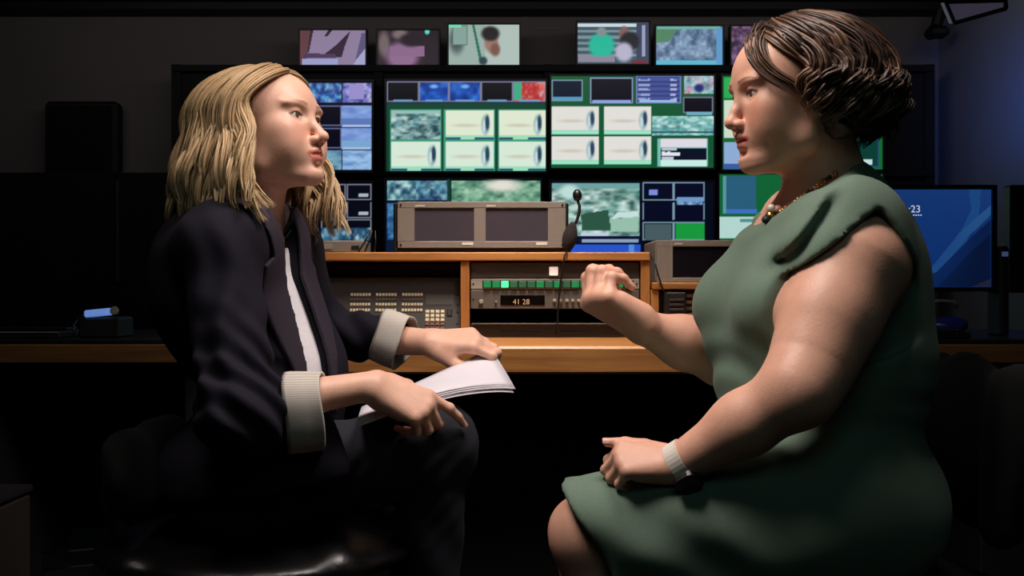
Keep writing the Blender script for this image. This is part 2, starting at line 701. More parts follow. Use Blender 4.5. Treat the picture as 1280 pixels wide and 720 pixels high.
def head_colors(V, F, base, lip, brow=None, blush=0.25, brow_w=1.0):
    P = F.inv(V)
    x, y, z = P[:, 0], P[:, 1], P[:, 2]
    ay = np.abs(y)
    C = np.tile(np.array(base[:3]), (len(V), 1))
    headish = (z > -.125) & (x > -.1) & (z < .14) & (np.abs(y) < .1)

    def mixc(w, c):
        w = (w * headish)[:, None]
        return C * (1 - w) + np.array(c[:3])[None, :] * w
    red = np.array(base[:3]) * np.array([1.0, .66, .60])
    C = mixc(np.exp(-(((x - .072) / .03) ** 2 + ((ay - .043) / .02) ** 2 + ((z + .032) / .018) ** 2)) * blush * 2, red)
    C = mixc(np.exp(-(((x - .106) / .012) ** 2 + (y / .014) ** 2 + ((z + .040) / .012) ** 2)) * blush * 1.6, red)
    C = mixc(np.exp(-(((ay - .076) / .01) ** 2 + ((x + .01) / .02) ** 2 + ((z + .002) / .03) ** 2)) * .5, red)
    # lips
    zc = -.0650
    hu = .0075 * np.sqrt(np.clip(1 - (ay / .026) ** 2, 0, 1)) + .0012
    hl = .0105 * np.sqrt(np.clip(1 - (ay / .025) ** 2, 0, 1)) + .0010
    up = ss(0, .0018, hu - (z - zc)) * (z >= zc)
    dn = ss(0, .0022, hl - (zc - z)) * (z < zc)
    w = (up + dn) * (ay < .0262) * (x > .070)
    C = mixc(np.clip(w, 0, 1) * .85, lip)
    # lash line and brows
    lash = np.exp(-(((x - .083) / .02) ** 2)) * np.exp(-((z - .0035 + ((ay - .0315) / .016) ** 2 * .0035) / .0020) ** 2) * (np.abs(ay - .033) < .0155)
    C = mixc(np.clip(lash * 1.1, 0, 1) * (x > .055), (0.02, 0.012, 0.01))
    low = np.exp(-((z + .0052 - ((ay - .0315) / .016) ** 2 * .003) / .0013) ** 2) * (np.abs(ay - .033) < .014)
    C = mixc(np.clip(low * .55, 0, 1) * (x > .055), (0.05, 0.03, 0.025))
    if brow is not None:
        t = (ay - .014) / .040
        bz = .0185 + .0060 * np.sin(np.clip(t, 0, 1) * 2.2) - .004 * np.clip(t, 0, 1)
        th = .0036 * brow_w * (1 - .6 * np.clip(t, 0, 1))
        wb = ss(0, .0020, th - np.abs(z - bz)) * (t > -.02) * (t < 1.02) * (x > .03)
        C = mixc(wb * .8, brow)
    return C


def add_eyes(body, F, iris):
    m = mat('eye_' + str(iris[0]), (235, 230, 225), rough=0.12, attr=True, coat=0.5)
    for y in (-1, 1):
        n, k = 24, 16
        V, C = [], []
        for i in range(k + 1):
            th = math.pi * i / k
            for j in range(n):
                ph = 2 * math.pi * j / n
                d = np.array([math.cos(th), math.sin(th) * math.cos(ph), math.sin(th) * math.sin(ph)])
                V.append(F(*(np.array([.0695, y * .0315, 0]) + d * .0126)))
                a = math.degrees(th)
                C.append(lin(8, 6, 6)[:3] if a < 11 else (lin(*iris)[:3] if a < 27 else lin(226, 214, 206)[:3]))
        Q = np.array([[i * n + j, i * n + (j + 1) % n, (i + 1) * n + (j + 1) % n, (i + 1) * n + j] for i in range(k) for j in range(n)])
        mesh_obj('eye', np.array(V), Q, m, body, world_loc(body), True, np.array(C))


FING = [  # base on the palm (x, y), length of three bones, radii; y is towards the thumb
    ((.086, .0260), (.041, .024, .020), (.0090, .0080, .0070, .0058)),
    ((.090, .0085), (.045, .027, .021), (.0092, .0082, .0072, .0058)),
    ((.085, -.0090), (.042, .025, .020), (.0086, .0076, .0068, .0056)),
    ((.076, -.0250), (.033, .019, .018), (.0078, .0068, .0060, .0050)),
]


def add_hand(S, wrist, R, side, curls, thumb, sc=1.0, spread=0.05, fat=1.0):
    """R columns: x to the fingers, z out of the back of the hand; side=+1 puts the thumb on z cross x"""
    H = lambda x, y, z: np.asarray(wrist) + R @ (np.array([x, y * side, z]) * sc)
    tips = []
    q = lambda r: r * sc * fat
    # palm: four metacarpals and the two pads
    for i, ((bx, by), L, r) in enumerate(FING):
        S.cap(H(.004, by * .55, 0), H(bx, by, 0), q(.0145), q(.0112), .014 * sc)
    S.cap(H(.018, .006, -.006), H(.070, .004, -.006), q(.019), q(.015), .014 * sc, 'u', (R[:, 2], .7))
    S.cap(H(.014, .016, -.010), H(.046, .030, -.012), q(.016), q(.0115), .012 * sc)     # ball of the thumb
    S.cap(H(.016, -.018, -.010), H(.056, -.022, -.009), q(.013), q(.010), .012 * sc)
    for i, ((bx, by), L, r) in enumerate(FING):
        c = curls[i]
        p = np.array([bx, by, 0.0])
        ang = 0.0
        sp = spread * (1.2 - i) + (c[3] if len(c) > 3 else 0)
        pts = [H(*p)]
        for j in range(3):
            ang += math.radians(c[j])
            d = np.array([math.cos(ang) * math.cos(sp), math.cos(ang) * math.sin(sp), -math.sin(ang)])
            p = p + d * L[j]
            pts.append(H(*p))
        for j in range(3):
            S.cap(pts[j], pts[j + 1], q(r[j]), q(r[j + 1]), (.007 if j == 0 else .003) * sc)
        for j in (0, 1):
            S.ell(pts[j], np.array([1, 1, 1]) * q(r[j]) * 1.07, None, .004 * sc)
        tips.append((pts[2], pts[3], r[3]))
    tp = [H(*t) for t in thumb]
    tr = [q(.0135), q(.0108), q(.0094), q(.0072)]
    for j in range(len(tp) - 1):
        S.cap(tp[j], tp[j + 1], tr[j], tr[j + 1], (.010 if j == 0 else .004) * sc)
    tips.append((tp[-2], tp[-1], .0072))
    return tips


def nails(body, tips, R, sc, m, which=None):
    """small curved nail plates on the finger ends"""
    for i, (a, b, r) in enumerate(tips):
        if which is not None and i not in which:
            continue
        d = (b - a) / np.linalg.norm(b - a)
        n = R[:, 2] - d * (R[:, 2] @ d)
        if i < 4:
            palm = -R[:, 2]
            n = R[:, 2] - d * (R[:, 2] @ d)
            if np.linalg.norm(n) < .2:
                n = R[:, 0] - d * (R[:, 0] @ d)
            if d @ R[:, 0] < 0:
                n = -n
        n = n / np.linalg.norm(n)
        t = np.cross(n, d)
        V, Q = [], []
        for u in range(5):
            for w in range(5):
                uu, ww = (u / 4 - .35) * .011 * sc, (w / 4 - .5)
                an = ww * 1.9
                V.append(b + d * (uu + .001) + (t * math.sin(an) + n * math.cos(an)) * (r * sc * 1.04 + .0002) * (1 - .18 * max(0, u - 3)))
        for u in range(4):
            for w in range(4):
                Q.append([u * 5 + w, (u + 1) * 5 + w, (u + 1) * 5 + w + 1, u * 5 + w + 1])
        mesh_obj('fingernail', np.array(V), np.array(Q), m, body, world_loc(body), True)


def locks(paths, widths, sides=6, flat=0.55, centre=None):
    """paths (L, n, 3): tapered flattened tubes, all in one mesh; returns verts, quads, per-vert lock index"""
    L, n, _ = paths.shape
    T = np.gradient(paths, axis=1)
    T /= np.linalg.norm(T, axis=2, keepdims=True) + 1e-9
    O = paths - centre[None, None, :]
    O = O - T * (O * T).sum(2, keepdims=True)
    O /= np.linalg.norm(O, axis=2, keepdims=True) + 1e-9
    B = np.cross(T, O)
    V = np.zeros((L, n, sides, 3))
    for k in range(sides):
        a = 2 * math.pi * k / sides
        V[:, :, k] = paths + (B * math.cos(a) + O * math.sin(a) * flat) * widths[:, :, None]
    idx = np.arange(L * n * sides).reshape(L, n, sides)
    q = np.stack([idx[:, :-1, :], np.roll(idx, -1, 2)[:, :-1, :], np.roll(idx, -1, 2)[:, 1:, :], idx[:, 1:, :]], -1).reshape(-1, 4)
    return V.reshape(-1, 3), q, np.repeat(np.arange(L), n * sides)


def smooth_noise(t, rng, n=3):
    out = np.zeros_like(t)
    for i in range(n):
        out += np.sin(t * (i + 1) * 2.1 + rng.uniform(0, 6.28)) / (i + 1)
    return out


def fall_hair(F, rng, n_clump, per, part_y, length, vol, azim, wave, rootz, npt=24, lenvar=.03, behind=.0, drop=.0, wid=.0024,
              hang_c=(-.012, 0, .028), rad=(.100, .080, .084), early=.30, clump_r=.010, rand_phase=False, az_root=(10, 35, 150), front_drift=0.0):
    """clumps of strands: from the parting over the skull, then hanging with a wave"""
    P, Wd, ID = [], [], []
    tt = np.linspace(0, 1, npt)
    nt_ = int(npt * .48)
    c = np.array(hang_c)
    for i in range(n_clump):
        sgn = -1 if i % 2 else 1
        az1 = math.radians(rng.uniform(azim[0], azim[1])) * sgn
        f = (abs(math.degrees(az1)) - azim[0]) / (azim[1] - azim[0])
        az0 = math.radians(np.interp(f, [0, .25, 1], az_root) + rng.uniform(-8, 8)) * sgn
        th0 = math.radians(np.interp(f, [0, .3, 1], [rootz, 20, 14]) * rng.uniform(.5, 1.05))
        lay = rng.uniform(0, 1)
        L = length + rng.uniform(-lenvar, lenvar) + behind * f
        pts = np.zeros((npt, 3))
        for j in range(nt_):
            t = j / (nt_ - 1)
            th = th0 + (math.radians(98) - th0) * t
            az = az0 + (az1 - az0) * (1 - (1 - t) ** 1.7)
            vv = vol * (.35 + .65 * t) * (.25 + .75 * lay) + .002
            r = np.array(rad) + vv
            pts[j] = c + np.array([r[0] * math.sin(th) * math.cos(az), part_y * (1 - t) ** 2 + r[1] * math.sin(th) * math.sin(az), r[2] * math.cos(th)])
        out = pts[nt_ - 1] - c
        out[2] = 0
        out /= np.linalg.norm(out)
        tang = np.array([-out[1], out[0], 0])
        ph = rng.uniform(0, 6.28) if rand_phase else rng.normal(0, .8)
        fr = wave[1] * rng.uniform(.8, 1.2)
        for j in range(nt_, npt):
            t = (j - nt_ + 1) / (npt - nt_)
            pts[j] = pts[nt_ - 1] + np.array([0, 0, -t * L]) + out * (.012 * math.sin(t * 3.0) - drop * t * t) + np.array([front_drift * t * t * max(0, 1 - f * 3.5), 0, 0])
        amp = wave[0] * ss(early, early + .4, tt) * rng.uniform(.6, 1.2)
        pts += (np.sin(tt * fr + ph)[:, None] * out[None, :] + .9 * np.sin(tt * fr + ph + 1.5)[:, None] * tang[None, :]) * amp[:, None]
        T = np.gradient(pts, axis=0)
        T /= np.linalg.norm(T, axis=1, keepdims=True)
        O = pts - c
        O = O - T * (O * T).sum(1, keepdims=True)
        O /= np.linalg.norm(O, axis=1, keepdims=True)
        Bn = np.cross(T, O)
        for k in range(per):
            a, rr = rng.uniform(0, 6.28), math.sqrt(rng.uniform(0, 1)) * clump_r
            tw = rng.uniform(-1.2, 1.2)
            spread = rr * (.55 + .75 * np.sin(tt * 2.6)) * (1 - .45 * ss(.75, 1, tt))
            ang = a + tw * tt
            q = pts + (Bn * np.cos(ang)[:, None] + O * (.45 * np.sin(ang))[:, None]) * spread[:, None]
            fz = rng.normal(0, 1, 3) * .0022
            q += np.sin(tt * rng.uniform(8, 16) + rng.uniform(0, 6))[:, None] * fz[None, :] * tt[:, None]
            P.append(q)
            w = wid * rng.uniform(.7, 1.3) * (1 - .15 * tt - .75 * ss(.8, 1.0, tt))
            w[0] *= .5
            Wd.append(w)
            ID.append(i)
    P = np.array(P)
    return F.o + (P * F.s) @ F.R.T, np.array(Wd) * F.s, np.array(ID)
# ------------------------------------------------------------------ the room
M_wall = mat('wall_paint', (118, 112, 112), rough=0.9, noise=(3, .06), bump=(60, .0006))
M_wall_r = mat('wall_paint_side', (128, 128, 138), rough=0.85, noise=(3, .05), bump=(60, .0006))
M_ceil = mat('ceiling_black', (14, 13, 14), rough=0.95, noise=(6, .1))
M_floor = mat('carpet_dark', (16, 16, 19), rough=1.0, noise=(60, .3), bump=(300, .002))
M_black = mat('black_plastic', (13, 13, 14), rough=0.45, noise=(40, .1))
M_bmetal = mat('black_powder_coat', (12, 12, 13), rough=0.6, noise=(80, .15))
M_cloth = mat('black_cloth', (5, 5, 6), rough=1.0, noise=(90, .2))
M_grey = mat('grey_equipment', (136, 126, 118), rough=0.5, noise=(50, .05))
M_dgrey = mat('dark_grey_panel', (52, 48, 47), rough=0.5, noise=(50, .06))
M_lgrey = mat('light_grey_panel', (150, 146, 136), rough=0.5, noise=(50, .05))
M_white = mat('white_plastic', (225, 222, 215), rough=0.4, noise=(40, .03))
M_chrome = mat('chrome', (200, 200, 205), rough=0.18, metal=1.0, noise=(20, .03))
M_wood = wood_mat('oak_veneer', (146, 92, 46), (190, 132, 74))
M_woodv = wood_mat('oak_veneer_upright', (146, 92, 46), (190, 132, 74), 'z')
M_screen = mat('lit_screen', (4, 4, 5), rough=0.35, emit='attr')
M_glass = mat('dark_screen_glass', (74, 68, 78), rough=0.22, noise=(5, .05))

XL, XR, YB, YF, ZC = -3.75, 2.68, 6.9, -1.6, 2.66


def struct(o):
    o['kind'] = 'structure'
    return o


struct(MB().box(XL, XR, YF, YB, -0.08, 0).build('floor', M_floor))
struct(MB().box(XL, XR, YF, YB, ZC, ZC + .08).build('ceiling', M_ceil))
wb = struct(MB().box(XL - .1, XR + .1, YB, YB + .12, 0, ZC).build('wall_back', M_wall))
struct(MB().box(XL - .12, XL, YF, YB, 0, ZC).build('wall_left', M_wall))
struct(MB().box(XR, XR + .12, YF, YB, 0, ZC).build('wall_right', M_wall_r))
struct(MB().box(XL - .1, XR + .1, YF - .12, YF, 0, ZC).build('wall_front', M_wall))
# dark valance where the back wall meets the ceiling
p0, p1 = W(0, 0, 6.8), W(1280, 12, 6.8)
struct(MB().box(XL, XR, 6.72, YB - .002, W(0, 12, 6.72)[2], ZC - .004, .004).build('trim_1', M_bmetal))
# wall joint strip above the screens
struct(MB().box(W(668, 0, 6.9)[0], W(700, 0, 6.9)[0], 6.892, 6.8995, W(0, 37, 6.9)[2], W(0, 35, 6.9)[2]).build('trim_2', mat('trim_grey', (120, 114, 112), rough=.6, noise=(30, .05))))
# low black partition along the left of the room, with a seam
part_top = W(0, 216, 6.3)[2]
o = MB().box(XL + .01, W(146, 0, 6.3)[0], 6.28, 6.34, 0, part_top, .004).build('partition_panel', M_cloth, None, (-3.2, 6.3, 0))
tag(o, 'black low partition panel at the far left edge of the room', 'partition')
o = MB().box(W(148, 0, 6.3)[0], W(222, 0, 6.3)[0], 6.28, 6.34, 0, part_top, .004).build('partition_panel', M_cloth, None, (-2.1, 6.3, 0))
tag(o, 'narrow black low partition panel next to the screen wall', 'partition')
o = MB().box(W(145.6, 0, 6.27)[0], W(148.4, 0, 6.27)[0], 6.262, 6.279, W(0, 352, 6.27)[2], W(0, 226, 6.27)[2], .001).build('partition_strip', mat('strip_metal', (90, 88, 88), rough=.35, metal=.6, noise=(30, .05)), None, (W(147, 0, 6.27)[0], 6.27, W(0, 352, 6.27)[2]))
tag(o, 'thin pale metal strip covering the seam between two black partition panels', 'strip')
# tall loudspeaker hung on the left wall behind
sp = empty('loudspeaker', W(100, 216, 6.7))
a, b = W(55, 126, 6.74), W(146, 219, 6.74)
MB().box(a[0], b[0], 6.74, 6.86, b[2], a[2], .02).build('cabinet', M_bmetal, sp)
MB().box(a[0] + .03, b[0] - .03, 6.725, 6.741, b[2] + .03, a[2] - .03, .008).build('grille', M_cloth, sp)
MB().box(a[0] + .15, b[0] - .15, 6.86, 6.899, b[2] + .15, a[2] - .15, .003).build('wall_bracket', M_bmetal, sp)
tag(sp, 'big black square loudspeaker on the grey wall at far left', 'loudspeaker')

# ------------------------------------------------------------------ painted pictures on the lit screens
class Canvas:
    """picture grid of a screen; drawn in photo pixels relative to the screen's own rectangle"""

    def __init__(s, x0, y0, x1, y1, res=0.75, bg=(4, 5, 14)):
        s.x0, s.y0, s.x1, s.y1 = x0, y0, x1, y1
        s.w = max(4, int((x1 - x0) * res) + 1)
        s.h = max(4, int((y1 - y0) * res) + 1)
        gx = np.linspace(x0, x1, s.w)
        gy = np.linspace(y0, y1, s.h)
        s.X, s.Y = np.meshgrid(gx, gy)
        s.C = np.zeros((s.h, s.w, 3))
        s.C[:] = bg
        s.rng = np.random.default_rng(int(x0 * 7 + y0 * 13))

    def m(s, x0, y0, x1, y1):
        return (s.X >= x0 - .4) & (s.X <= x1 + .4) & (s.Y >= y0 - .4) & (s.Y <= y1 + .4)

    def rect(s, x0, y0, x1, y1, c):
        s.C[s.m(x0, y0, x1, y1)] = c
        return s

    def frame(s, x0, y0, x1, y1, c, fill=None, t=1.2):
        s.rect(x0, y0, x1, y1, c)
        s.rect(x0 + t, y0 + t, x1 - t, y1 - t, fill if fill is not None else (3, 4, 14))
        return s

    def poly(s, pts, c):
        ins = np.zeros(s.X.shape, bool)
        n = len(pts)
        for i in range(n):
            xa, ya = pts[i]
            xb, yb = pts[(i + 1) % n]
            cond = ((ya > s.Y) != (yb > s.Y))
            xi = (xb - xa) * (s.Y - ya) / ((yb - ya) if yb != ya else 1e-9) + xa
            ins ^= cond & (s.X < xi)
        s.C[ins] = c
        return s

    def ell(s, cx, cy, rx, ry, c, soft=0.4, a=1.0):
        d = np.sqrt(((s.X - cx) / rx) ** 2 + ((s.Y - cy) / ry) ** 2)
        w = (a * (1 - ss(1 - soft, 1 + soft, d)))[..., None]
        s.C = s.C * (1 - w) + np.array(c, float) * w
        return s

    def grain(s, x0, y0, x1, y1, cols, scale=4.0, seed=0, stretch=1.0):
        """blotchy picture made from a few colours"""
        rng = np.random.default_rng(seed)
        P = np.array(cols, float)
        pic = np.zeros(s.X.shape + (3,))
        for (sc, wt) in ((scale, .62), (scale * .45, .38)):
            gx = (s.X - x0) / sc * .9
            gy = (s.Y - y0) / sc * .9 * stretch
            nx, ny = int(abs(gx).max()) + 4, int(abs(gy).max()) + 4
            L = P[rng.integers(0, len(cols), (ny, nx))]
            gx, gy = np.clip(gx, 0, nx - 2.001), np.clip(gy, 0, ny - 2.001)
            ix, iy = gx.astype(int), gy.astype(int)
            tx, ty = ss(0, 1, gx - ix)[..., None], ss(0, 1, gy - iy)[..., None]
            pic += wt * ((L[iy, ix] * (1 - tx) + L[iy, ix + 1] * tx) * (1 - ty) + (L[iy + 1, ix] * (1 - tx) + L[iy + 1, ix + 1] * tx) * ty)
        mm = s.m(x0, y0, x1, y1)
        s.C[mm] = pic[mm]
        return s

    def text_line(s, x0, y0, x1, y1, c, seed=0):
        rng = np.random.default_rng(seed)
        x = x0
        while x < x1:
            w = rng.uniform(1.2, 3.2)
            s.rect(x, y0 + rng.uniform(0, .6), min(x + w, x1), y1, c)
            x += w + rng.uniform(.4, 1.0)
        return s

    def plane(s, name, D, parent, gain=1.0, tilt=0.0):
        """the lit panel at depth D"""
        A, B = W(s.x0, s.y0, D), W(s.x1, s.y1, D)
        xs = np.linspace(A[0], B[0], s.w)
        zs = np.linspace(A[2], B[2], s.h)
        XX, ZZ = np.meshgrid(xs, zs)
        V = np.stack([XX, np.full_like(XX, D) + (ZZ - B[2]) * -tilt, ZZ], -1).reshape(-1, 3)
        idx = np.arange(s.w * s.h).reshape(s.h, s.w)
        Q = np.stack([idx[1:, :-1], idx[1:, 1:], idx[:-1, 1:], idx[:-1, :-1]], -1).reshape(-1, 4)
        c = np.clip(s.C.reshape(-1, 3), 0, 255) / 255.0
        c = np.where(c <= .04045, c / 12.92, ((c + .055) / 1.055) ** 2.4) * gain
        return mesh_obj(name, V, Q, M_screen, parent, world_loc(parent), False, c)


def monitor(name, cv, D, label, bez=3.0, depth=.07, group=None, tilt=0.0, cat='monitor', frame_m=None, gain=1.0):
    """wall screen: housing with a raised bezel, the lit panel set in, a rear bracket"""
    A, B = W(cv.x0 - bez, cv.y0 - bez, D), W(cv.x1 + bez, cv.y1 + bez, D)
    a, b = W(cv.x0, cv.y0, D), W(cv.x1, cv.y1, D)
    root = empty(name, ((A[0] + B[0]) / 2, D, B[2]))
    fm = frame_m or M_black
    sh = lambda mb: mb
    t = MB()
    t.box(A[0], B[0], D + .004, D + depth, B[2], A[2], .004)
    t.build('housing', fm, root)
    e = MB()
    e.box(A[0], a[0], D - .012, D + .004, B[2], A[2])
    e.box(b[0], B[0], D - .012, D + .004, B[2], A[2])
    e.box(a[0], b[0], D - .012, D + .004, a[2], A[2])
    e.box(a[0], b[0], D - .012, D + .004, B[2], b[2])
    e.build('bezel', fm, root)
    cv.plane('screen', D, root, gain)
    tag(root, label, cat, group)
    return root


DS = 6.5
WHT, TEAL, DKG = (212, 232, 222), (150, 190, 190), (16, 74, 52)
# black rack that carries the screen wall
M_rack = mat('rack_matt_black', (5, 5, 6), rough=.8, noise=(80, .15))
rk = empty('screen_rack', W(690, 600, 6.7) * (1, 1, 0))
a, b = W(216, 81, 6.62), W(1166, 500, 6.62)
MB().box(a[0], b[0], 6.62, 6.70, .35, a[2], .006).build('back_board', M_rack, rk)
for px in (224, 474, 686, 898, 1158):
    x = W(px, 0, 6.66)[0]
    MB().box(x - .03, x + .03, 6.60, 6.64, .0, a[2], .004).build('upright', M_rack, rk)
for py in (88, 218, 350):
    z = W(0, py, 6.66)[2]
    MB().box(a[0], b[0], 6.585, 6.62, z - .02, z + .02, .004).build('cross_rail', M_rack, rk)
tag(rk, 'large black rack frame carrying the wall of monitors', 'rack')


def talkshow(cv, x0, y0, x1, y1, bg, seed=0):
    """pale graphic with a small figure on the right"""
    cv.rect(x0, y0, x1, y1, bg)
    w, h = x1 - x0, y1 - y0
    cv.C[cv.m(x0, y1 - h * .14, x1, y1)] = np.array(bg) * (.72, .95, .88)
    cv.ell(x0 + w * .83, y0 + h * .5, w * .085, h * .34, (120, 160, 172), .3, .75)
    cv.ell(x0 + w * .87, y0 + h * .42, w * .045, h * .26, (32, 60, 84), .35, .95)
    cv.ell(x0 + w * .80, y0 + h * .55, w * .030, h * .22, (206, 222, 224), .3, .9)
    cv.ell(x0 + w * .42, y0 + h * .52, w * .26, h * .06, (190, 180, 160), .6, .55)
    cv.rect(x0, y1 - 1.5, x0 + w * .3, y1, (40, 80, 110))
    cv.rect(x0 + w * .62, y1 - 1.5, x1, y1, (40, 80, 110))


# second column, upper
cv = Canvas(483, 101, 682, 214, bg=(14, 66, 48))
cv.rect(483, 101, 682, 128, (20, 24, 60))
for (x0, x1, c) in ((484, 523, None), (524, 561, 1), (562, 601, 1), (602, 641, None), (642, 682, 2)):
    cv.frame(x0, 102, x1, 127, (120, 122, 150))
    if c == 1:
        cv.grain(x0 + 1, 103, x1 - 1, 125, [(14, 40, 120), (24, 84, 184), (50, 120, 214), (20, 60, 150)], 9, x0)
        cv.ell((x0 + x1) / 2, 108, 5, 2.5, (110, 170, 240), .5)
    if c == 2:
        cv.grain(x0 + 1, 103, x1 - 1, 125, [(150, 40, 40), (214, 70, 60), (220, 180, 190), (190, 50, 50)], 6, 5)
        cv.rect(x0 + 1, 103, x0 + 9, 124, (60, 170, 130))
    cv.rect(x0 + 8, 125, x1 - 8, 127, (110, 150, 190))
for i, (x0, x1) in enumerate(((490, 550), (557, 617), (624, 682))):
    for j, (y0, y1) in enumerate(((138, 174), (177, 213))):
        cv.rect(x0 - 1.5, y0 - 1, x1 + 1, y1 + 1, (60, 150, 120))
        if i == 0 and j == 0:
            cv.grain(x0, y0, x1, y1, [(30, 62, 70), (90, 140, 150), (180, 212, 206), (70, 110, 110), (205, 226, 220)], 7, 11, 1.6)
            cv.rect(x0, y0, x1, y0 + 4, (150, 190, 180))
        else:
            talkshow(cv, x0, y0, x1, y1, (214, 232, 214) if j else (222, 232, 208), i)
monitor('monitor', cv, DS, 'wall monitor with green frame and six tiles directly left of the centre gap', 2.2)
# third column, upper
cv = Canvas(689, 95, 892, 210, bg=(16, 84, 50))
cv.frame(690, 100, 728, 126, (120, 150, 170), (6, 20, 40))
cv.rect(692, 122, 726, 125, (80, 150, 190))
cv.frame(738, 97, 791, 129, (140, 150, 190), (5, 6, 22))
cv.rect(741, 126, 788, 129, (140, 160, 220))
cv.frame(795, 95, 851, 129, (120, 130, 190), (48, 62, 122), 1.5)
for k in range(5):
    cv.rect(797, 98 + k * 6, 849, 100 + k * 6, (66, 82, 150))
    cv.text_line(798, 99 + k * 6, 812, 101 + k * 6, (150, 165, 210), k)
    cv.text_line(838, 99 + k * 6, 846, 101 + k * 6, (170, 180, 220), k + 9)
cv.rect(800, 125, 846, 128, (150, 190, 230))
cv.grain(856, 94, 892, 117, [(60, 110, 120), (180, 210, 214), (120, 170, 190), (210, 150, 170)], 5, 21)
cv.ell(874, 110, 6, 5, (30, 40, 110), .4)
cv.frame(854, 121, 891, 141, (120, 120, 150), (4, 4, 20))
cv.rect(858, 140, 890, 143, (110, 170, 190))
for i, (x0, x1) in enumerate(((690, 748), (755, 814))):
    for j, (y0, y1) in enumerate(((134, 167), (171, 205))):
        talkshow(cv, x0, y0, x1, y1, (224, 222, 216), i)
        cv.rect(x0, y1 - 3, x1, y1, (150, 230, 196))
for k in (0, 1):
    cv.grain(816 + k * 38, 146, 853 + k * 39, 169, [(70, 150, 140), (190, 228, 222), (120, 180, 180), (60, 120, 130), (210, 236, 230)], 7, 33, 2.0)
    cv.rect(816 + k * 38, 164, 853 + k * 39, 166, (40, 100, 110))
cv.rect(822, 173, 884, 208, (120, 190, 180))
cv.rect(826, 173, 883, 184, (222, 216, 226))
cv.rect(826, 185, 883, 200, (10, 14, 36))
cv.text_line(828, 185, 846, 188, (190, 200, 215), 3)
cv.text_line(828, 190, 850, 194, (225, 230, 238), 4)
cv.text_line(828, 196, 841, 199, (190, 200, 215), 5)
cv.rect(826, 201, 883, 207, (200, 236, 230))
monitor('monitor', cv, DS, 'wall monitor with green frame and many tiles directly right of the centre gap', 2.2)
# first column, upper (mostly behind the blonde person)
cv = Canvas(268, 102, 465, 214, bg=(6, 8, 30))
for i in range(5):
    for j in range(4):
        x0, y0 = 269 + i * 39.4, 103 + j * 27.6
        if (i + j) % 3 == 0 and not (i >= 3):
            cv.frame(x0, y0, x0 + 38, y0 + 25, (100, 104, 150))
        else:
            cv.grain(x0, y0, x0 + 37, y0 + 24, [(70, 110, 190), (120, 160, 214), (150, 180, 222), (60, 90, 170)], 11, i * 5 + j, 2.5)
cv.rect(385, 102, 465, 214, (6, 8, 30))
cv.grain(387, 104, 426, 128, [(20, 40, 100), (50, 140, 200), (150, 200, 230), (40, 60, 140)], 5, 41)
cv.grain(428, 104, 464, 128, [(50, 50, 120), (150, 150, 214), (90, 100, 180), (190, 190, 230)], 5, 42)
cv.rect(436, 106, 454, 124, (150, 140, 200))
for j, y0 in enumerate((132, 160)):
    cv.frame(387, y0, 426, y0 + 25, (100, 104, 150), (4, 4, 20))
    cv.grain(427, y0, 464, y0 + 26, [(100, 130, 200), (140, 170, 222), (120, 150, 214)], 12, 43 + j, 3)
    cv.rect(427, y0 + 16, 464, y0 + 25, (90, 120, 180) if j == 0 else (120, 165, 205))
    cv.rect(428, y0 + 24, 463, y0 + 26, (170, 190, 230))
cv.grain(387, 188, 426, 212, [(70, 110, 140), (130, 180, 200), (90, 130, 160)], 9, 50, 2)
cv.grain(428, 188, 464, 212, [(90, 130, 190), (140, 180, 220), (160, 195, 230)], 10, 51, 2)
monitor('monitor', cv, DS, 'wall monitor of blue tiles behind the blonde person\'s face', 2.2)
# fourth column, upper (mostly behind the brown-haired person)
cv = Canvas(903, 95, 1103, 212, bg=(20, 100, 52))
cv.rect(906, 98, 940, 122, (30, 170, 80))
cv.rect(906, 126, 990, 172, (200, 220, 200))
cv.rect(906, 178, 990, 210, (140, 172, 214))
cv.rect(906, 205, 990, 211, (60, 90, 160))
for i in range(3):
    for j in range(3):
        cv.frame(1000 + i * 34, 98 + j * 38, 1030 + i * 34, 132 + j * 38, (40, 60, 110), (8, 14, 50) if (i + j) % 2 else (6, 60, 50))
cv.rect(1094, 96, 1103, 115, (60, 130, 200))
cv.rect(1070, 200, 1090, 206, (190, 220, 220))
monitor('monitor', cv, DS, 'wall monitor with green frame behind the brown-haired person\'s head', 2.2)
# lower row
cv = Canvas(268, 228, 465, 340, bg=(4, 5, 18))
for i in range(5):
    for j in range(3):
        x0, y0 = (268 + i * 34 if i < 3 else 402 + (i - 3) * 32), 230 + j * 22.5
        cv.frame(x0, y0, x0 + 30, y0 + 20, (120, 124, 140), (6, 7, 22))
        cv.text_line(x0 + 14, y0 + 12, x0 + 26, y0 + 16, (170, 180, 190), i * 3 + j)
cv.grain(402, 285, 462, 300, [(20, 40, 60), (60, 120, 150), (160, 200, 214), (30, 60, 90)], 5, 60)
monitor('monitor', cv, DS, 'wall monitor of small dark tiles below the blonde person\'s chin', 2.2)
cv = Canvas(482, 224, 676, 338, bg=(5, 8, 24))
cv.grain(484, 226, 520, 250, [(30, 60, 90), (130, 190, 190), (60, 110, 130), (180, 220, 214)], 6, 61)
cv.grain(521, 226, 558, 250, [(20, 40, 80), (90, 150, 170), (40, 70, 110), (150, 200, 200)], 6, 62)
cv.rect(559, 224, 563, 338, (16, 60, 50))
cv.grain(565, 226, 675, 300, [(50, 100, 80), (120, 170, 140), (170, 210, 180), (80, 130, 110)], 9, 63, 1.6)
cv.ell(628, 232, 22, 8, (225, 222, 210), .7)
cv.rect(483, 252, 558, 336, (10, 24, 50))
cv.grain(484, 254, 494, 300, [(30, 60, 110), (80, 150, 190), (40, 80, 130)], 6, 64)
